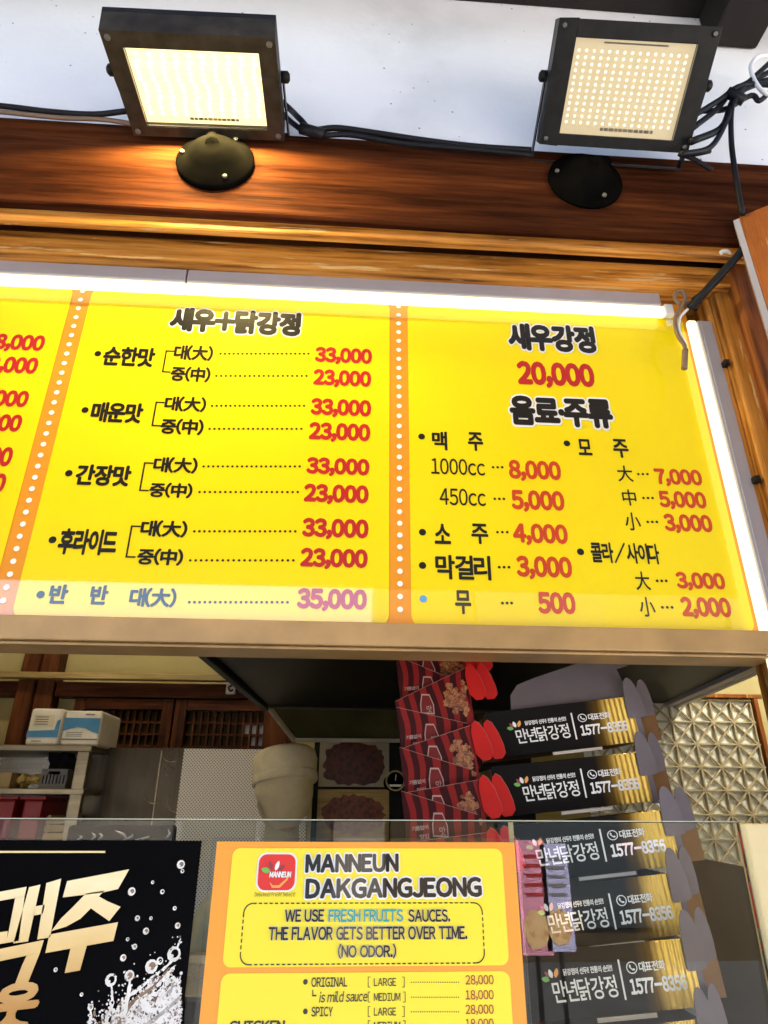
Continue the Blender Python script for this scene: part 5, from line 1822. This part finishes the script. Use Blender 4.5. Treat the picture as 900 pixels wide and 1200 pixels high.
# ------------------------------------------------------------------ lattice screen at the right
D = 2.05
xr_ = P(884, 830, D).x
xl_ = xr_ - 0.56
zt_ = P(840, 818, D).z
zb_ = 1.0
ls = thing('lattice_screen', 'pale star patterned wooden lattice screen over paper at the right of the kitchen', 'screen', ((xl_ + xr_) / 2, D, 0.5))
mb = MB().box((xl_, D + 0.02, zb_), (xr_, D + 0.024, zt_), 'lattice_paper')
mb.build('paper', ls)
pit = 0.066
mb = MB()
nx_, nz_ = int((xr_ - xl_) / pit), int((zt_ - zb_) / pit)
for i in range(nx_ + 1):
    x = xr_ - 0.006 - i * pit
    mb.box((x - 0.0022, D + 0.0065, zb_), (x + 0.0022, D + 0.0195, zt_), 'lattice_wood')
for j in range(nz_ + 1):
    z = zt_ - 0.006 - j * pit
    mb.box((xl_, D + 0.006, z - 0.0022), (xr_, D + 0.0192, z + 0.0022), 'lattice_wood')
for i in range(nx_):
    for j in range(nz_):
        x0, x1 = xr_ - 0.006 - (i + 1) * pit, xr_ - 0.006 - i * pit
        z0, z1 = zt_ - 0.006 - (j + 1) * pit, zt_ - 0.006 - j * pit
        mb.bar((x0, D + 0.0125, z0), (x1, D + 0.0125, z1), 0.0095, 0.0042, 'lattice_wood')
        mb.bar((x0, D + 0.0127, z1), (x1, D + 0.0127, z0), 0.0091, 0.0040, 'lattice_wood')
mb.build('lattice', ls)
mb = MB()
mb.box((xl_ - 0.03, D - 0.006, zt_ + 0.0005), (xr_ + 0.03, D + 0.03, zt_ + 0.012), 'door_wood')
mb.box((xr_ + 0.0005, D - 0.006, zb_), (xr_ + 0.014, D + 0.03, zt_), 'door_wood')
mb.build('frame', ls, bevel=0.002)
mb = MB().box((xl_ - 0.03, D - 0.004, zt_ + 0.0125), (xr_ + 0.35, D + 0.03, 2.3), 'ochre_wall')
mb.box((xr_ + 0.0145, D - 0.003, 0.01), (xr_ + 0.35, D + 0.03, zt_ + 0.012), 'ochre_wall')
mb.build('surround', ls)
MB().box((xl_ - 0.03, D - 0.002, 0.01), (xr_ + 0.0, D + 0.026, zb_ - 0.001), 'inner_wood_x').build('base_panel', ls)
a, c = P(797, 1001, 1.32), P(886, 1018, 1.22)
bd = MB()
bd.prism([a, c, Vector((c.x, c.y, 0.02)), Vector((a.x, a.y, 0.02))], (0.006, 0.03, 0), 'brown_board')
bd.build('brown_board', bevel=0.003, top=('dark brown upright board behind the glass beside the black boxes', 'board'))

# ------------------------------------------------------------------ person behind the counter
hc = P(333, 926, 2.25)
pr = thing('person', 'person in a pale cap and headcloth turned away in the kitchen beyond the counter', 'person', (hc.x, hc.y, 0))


def skin_body(name, joints, edges, k, parent, sub=2):
    me = bpy.data.meshes.new(name)
    me.from_pydata([j[0] for j in joints], edges, [])
    o = bpy.data.objects.new(name, me)
    COL.objects.link(o)
    md = o.modifiers.new('skin', 'SKIN')
    for i, j in enumerate(joints):
        me.skin_vertices[0].data[i].radius = j[1]
    me.skin_vertices[0].data[0].use_root = True
    ss = o.modifiers.new('sub', 'SUBSURF')
    ss.levels = ss.render_levels = sub
    dg = bpy.context.evaluated_depsgraph_get()
    m2 = bpy.data.meshes.new_from_object(o.evaluated_get(dg))
    bpy.data.objects.remove(o)
    mb = MB()
    mb.add([v.co for v in m2.vertices], [list(p.vertices) for p in m2.polygons], k, True)
    bpy.data.meshes.remove(m2)
    return mb.build(name, parent)


def head_mesh(c, s, k):
    """a head with brow, nose, chin and ears, facing -y"""
    bm = bmesh.new()
    bmesh.ops.create_uvsphere(bm, u_segments=32, v_segments=24, radius=1)
    vs = []
    for v in bm.verts:
        x, y, z = v.co
        w = 1 - 0.30 * max(0, -z) ** 1.4
        X_, Y_, Z_ = x * 0.077 * w, y * 0.098 * (1 - 0.12 * max(0, -z)), z * 0.118
        if y < 0:
            fr = max(0, -y)
            Y_ -= 0.022 * fr * math.exp(-((x / 0.16) ** 2) - ((z + 0.12) / 0.20) ** 2)      # nose
            Y_ += 0.010 * fr * (math.exp(-(((x - 0.40) / 0.18) ** 2) - ((z - 0.08) / 0.13) ** 2) + math.exp(-(((x + 0.40) / 0.18) ** 2) - ((z - 0.08) / 0.13) ** 2))
            Y_ -= 0.006 * fr * math.exp(-((x / 0.3) ** 2) - ((z + 0.52) / 0.10) ** 2)
            Y_ -= 0.008 * fr * math.exp(-((x / 0.3) ** 2) - ((z + 0.85) / 0.12) ** 2)
        e_ = math.exp(-((z + 0.05) / 0.24) ** 2 - ((y - 0.05) / 0.14) ** 2)
        X_ += (1 if x > 0 else -1) * 0.014 * e_ * (abs(x) > 0.8)
        vs.append(Vector((X_, Y_, Z_)) * s + c)
    fs = [[v.index for v in f.verts] for f in bm.faces]
    bm.free()
    return vs, fs


hx, hy, hz = hc
V3 = Vector
sh = hz - 0.28                          # shoulder height
J = [(V3((hx, hy + .02, hz - 0.72)), (0.15, 0.105)), (V3((hx, hy + .02, hz - 0.52)), (0.14, 0.10)), (V3((hx, hy + .02, sh - 0.06)), (0.155, 0.10)), (V3((hx, hy + .02, hz - 0.19)), (0.062, 0.06)), (V3((hx, hy + .005, hz - 0.06)), (0.055, 0.06)),
     (V3((hx - 0.19, hy + .02, sh - 0.03)), (0.06, 0.06)), (V3((hx - 0.25, hy + 0.06, sh - 0.29)), (0.047, 0.047)), (V3((hx - 0.18, hy + 0.26, sh - 0.42)), (0.034, 0.034)),
     (V3((hx + 0.19, hy + .02, sh - 0.03)), (0.06, 0.06)), (V3((hx + 0.25, hy + 0.06, sh - 0.29)), (0.047, 0.047)), (V3((hx + 0.18, hy + 0.26, sh - 0.42)), (0.034, 0.034)),
     (V3((hx - 0.09, hy + .02, hz - 0.82)), (0.09, 0.09)), (V3((hx - 0.10, hy + .01, hz - 1.18)), (0.062, 0.065)), (V3((hx - 0.10, hy + .03, 0.09)), (0.042, 0.045)), (V3((hx - 0.10, hy + 0.13, 0.04)), (0.04, 0.03)),
     (V3((hx + 0.09, hy + .02, hz - 0.82)), (0.09, 0.09)), (V3((hx + 0.10, hy + .01, hz - 1.18)), (0.062, 0.065)), (V3((hx + 0.10, hy + .03, 0.09)), (0.042, 0.045)), (V3((hx + 0.10, hy + 0.13, 0.04)), (0.04, 0.03))]
E_ = [(0, 1), (1, 2), (2, 3), (3, 4), (2, 5), (5, 6), (6, 7), (2, 8), (8, 9), (9, 10), (0, 11), (11, 12), (12, 13), (13, 14), (0, 15), (15, 16), (16, 17), (17, 18)]
skin_body('clothed_body', J, E_, 'shirt', pr)
HT = Matrix.Translation(hc) @ Matrix.Rotation(R(-152), 4, 'Z') @ Matrix.Rotation(R(10), 4, 'X')      # head turned and bowed
ZERO = Vector((0, 0, 0))
mb = MB()
vs, fs = head_mesh(ZERO, 1.08, 'skin')
mb.add([HT @ v for v in vs], fs, 'skin', True)
hd_ = mb.build('head', pr)
mb = MB()
for s in (-1, 1):                       # eyes and brows
    mb.lathe([(0.0085, 0), (0.007, 0.003), (0.003, 0.0045)], 'ink_white', HT @ Matrix.Translation((s * 0.033, -0.0885, 0.002)) @ Matrix.Rotation(R(90), 4, 'X') @ Matrix.Diagonal((1.3, 0.6, 1, 1)), 10)
    mb.lathe([(0.0045, 0), (0.004, 0.0056), (0.001, 0.006)], 'hair', HT @ Matrix.Translation((s * 0.033, -0.0885, 0.002)) @ Matrix.Rotation(R(90), 4, 'X'), 10)
    mb.tube([HT @ Vector((s * 0.018, -0.099, 0.019)), HT @ Vector((s * 0.034, -0.096, 0.023)), HT @ Vector((s * 0.050, -0.086, 0.018))], 0.003, 'hair', 6)
mb.build('eye', hd_)
for s in (-1, 1):                       # hands with five fingers resting on the work
    wv = V3((hx + s * 0.18, hy + 0.26, sh - 0.42))
    mb = MB()
    d = V3((-s * 0.35, 0.92, -0.15)).normalized()
    sd_ = V3((d.y, -d.x, 0)).normalized()
    mb.tube([wv - d * 0.02, wv + d * 0.02, wv + d * 0.06, wv + d * 0.085], [0.026, 0.034, 0.042, 0.034], 'skin', 12)
    for i, ln in enumerate((0.062, 0.072, 0.066, 0.052)):
        o = wv + d * 0.08 + sd_ * (0.026 - 0.0175 * i)
        mb.tube([o, o + d * ln * 0.45 - V3((0, 0, 0.006)), o + d * ln * 0.78 - V3((0, 0, 0.022)), o + d * ln * 0.9 - V3((0, 0, 0.036))], [0.0095, 0.009, 0.008, 0.006], 'skin', 8)
    o = wv + d * 0.03 + sd_ * (0.03 * -s)
    mb.tube([o, o + d * 0.025 + sd_ * (-s * 0.018), o + d * 0.055 + sd_ * (-s * 0.022)], [0.012, 0.011, 0.008], 'skin', 8)
    mb.build('hand', pr)
mb = MB()
X = HT @ Matrix.Translation((0, 0.004, 0.030)) @ Matrix.Diagonal((0.090, 0.112, 1, 1))
mb.lathe([(1.02, -0.014), (1.07, -0.008), (1.09, 0.03), (1.11, 0.055), (1.06, 0.076), (0.9, 0.088), (0.5, 0.094), (0.05, 0.096)], 'cap_cloth', X, 36)
mb.lathe([(1.085, -0.012), (1.10, -0.007), (1.10, 0.010), (1.09, 0.014)], 'cap_cloth', X, 36)
mb.build('cap', pr)
mb = MB()
vs, fs = head_mesh(ZERO, 1.15, 'mask_cloth')
keep = [f for f in fs if all(vs[i].z < -0.020 and vs[i].z > -0.118 and vs[i].y < 0.012 for i in f)]
mb.add([HT @ v for v in vs], keep, 'mask_cloth', True)
mb.build('face_mask', pr)
mb = MB()
vs, fs = head_mesh(Vector((0, 0.004, 0.0)), 1.13, 'cap_cloth')
keep = [f for f in fs if all(vs[i].y > -0.030 and vs[i].z > -0.122 for i in f)]
for f in keep:                                                    # soft folds of the cloth
    for i in f:
        pass
mb.add([HT @ (v * (1 + 0.018 * math.sin(60 * v.z + 25 * v.x))) for v in vs], keep, 'mask_cloth', True)
mb.build('headcloth', pr)

# lamp under the kitchen ceiling, hidden from the street by the menu board
lt = thing('ceiling_lamp', 'lit warm tube lamp fixed under the shop ceiling above the kitchen', 'ceiling lamp', (-0.9, 1.95, 2.9))
M['added_bulb'] = emit('added_bulb', (1, 0.90, 0.72), 55.0)
M['tube_warm'] = emit('tube_warm', (1, 0.84, 0.54), 7.0)
MB().box((-1.5, 1.92, 2.96), (-0.3, 1.98, 3.0), 'ink_white').build('housing', lt, bevel=0.004)
MB().tube([(-1.46, 1.95, 2.935), (-0.34, 1.95, 2.935)], 0.016, 'tube_warm', 14).build('tube', lt)

lt = thing('ceiling_lamp', 'small round lamp added out of view at the right to brighten the lattice screen', 'ceiling lamp', (1.42, 1.5, 2.45))  # added lamp, out of view, only to brighten the lattice screen
MB().lathe([(0.012, 0.55), (0.012, 0.06), (0.06, 0.05), (0.09, 0.0), (0.085, 0.0), (0.055, 0.045)], 'hood', Matrix.Translation((1.42, 1.5, 2.45)), 24).build('shade', lt)
MB().lathe([(0.01, 0.04), (0.035, 0.02), (0.045, -0.01), (0.03, -0.045), (0.005, -0.055)], 'added_bulb', Matrix.Translation((1.42, 1.5, 2.45)), 18).build('bulb', lt)

# ------------------------------------------------------------------ across the street (mirrored in the glass)
ob2 = thing('street_building', 'taller dark brown building added across the street to block reflected sky', 'building', (8, -7.4, -0.15))  # added to keep the sky out of the board's right-hand reflection
MB().box((0.65, -13, -0.149), (16, -7.4, 6.2), 'brown_board').build('wall', ob2)
for i in range(3):
    for zz in (0.2, 3.3):
        MB().box((2 + i * 4, -7.395, zz), (4 + i * 4, -7.36, zz + 1.9), 'far_glass').build('window', ob2)
aw = thing('awning', 'unseen dark cloth awning added over the pavement to cut sun and reflected sky', 'awning', (0, -1.2, 2.8))  # added out of view to shade the front and limit the reflected sky band
mb = MB().prism([(-4, 0.16, 3.30), (4, 0.16, 3.30), (4, -1.3, 2.62), (-4, -1.3, 2.62)], (0, 0, 0.015), 'awning_cloth')
mb.build('cloth', aw)
mb = MB()
for x in (-3.95, 3.95):
    mb.tube([(x, -1.28, 0.0), (x, -1.28, 2.62)], 0.02, 'alu', 10)
mb.build('pole', aw)
ob = thing('street_building', 'plain grey rendered building with dark windows across the street', 'building', (0, -7.5, -0.15))
mb = MB().box((-16, -13, -0.149), (0.6, -7.5, 3.6), 'far_wall')
mb.build('wall', ob)
MB().prism([(-16.5, -6.9, 3.605), (0.6, -6.9, 3.605), (0.6, -13.4, 4.4), (-16.5, -13.4, 4.4)], (0, 0, 0.15), 'roof_tile').build('roof', ob)
for i in range(4):
    x = -13 + i * 4
    f_ = MB().box((x - 0.95, -7.495, 0.0), (x + 0.95, -7.45, 2.45), 'far_glass').build('window', ob)
    mb = MB()
    for xx in (-0.98, -0.02, 0.94):
        mb.box((x + xx, -7.449, 0.0), (x + xx + 0.05, -7.40, 2.5), 'roof_tile')
    mb.build('frame', f_)
for px, k, lab in ((625, 'pink', 'pink snack banner board with a fried food picture standing across the pavement'), (652, 'lilac', 'lilac snack banner board with a fried food picture standing across the pavement')):
    # mirrored position: what the glass shows at this pixel stands this far out in the street
    dist = 4.1
    q = P(px, 1050, YG + dist)
    x, y = q.x, YG - dist
    w_, h_ = (0.19, 0.62) if k == 'lilac' else (0.20, 0.66)
    t = thing('banner_board', lab, 'banner', (x, y, 0.0), 'snack banner boards in the street')
    z0 = q.z - h_ / 2
    MB().box((x - w_ / 2, y, z0), (x + w_ / 2, y + 0.02, z0 + h_), k).build('panel', t, bevel=0.003)
    FF = (Vector((x, y + 0.021, z0)), Vector((-1, 0, 0)), Vector((0, 0, 1)), Vector((0, 1, 0)))
    mb = MB()
    rr = random.Random(px)
    flat(mb, FF, [((w_ * 0.42) * math.cos(2 * math.pi * i / 24), h_ * 0.22 + h_ * 0.17 * math.sin(2 * math.pi * i / 24) * rr.uniform(0.9, 1.1)) for i in range(24)], 'fried', 0.002)
    for i in range(5):
        flat(mb, FF, [(-w_ * 0.36, h_ * (0.5 + i * 0.085)), (w_ * rr.uniform(0.1, 0.38), h_ * (0.5 + i * 0.085)), (w_ * 0.3, h_ * (0.53 + i * 0.085)), (-w_ * 0.36, h_ * (0.53 + i * 0.085))], 'ink_maroon' if k == 'pink' else 'basket_grey', 0.002)
    mb.build('food_print', t)
    mb = MB()
    mb.box((x - w_ / 2, y - 0.02, 0.0005), (x + w_ / 2, y + 0.05, 0.025), 'black_metal')
    mb.box((x - 0.015, y - 0.012, 0.0255), (x + 0.015, y - 0.001, z0 + 0.1), 'black_metal')
    mb.build('stand', t)
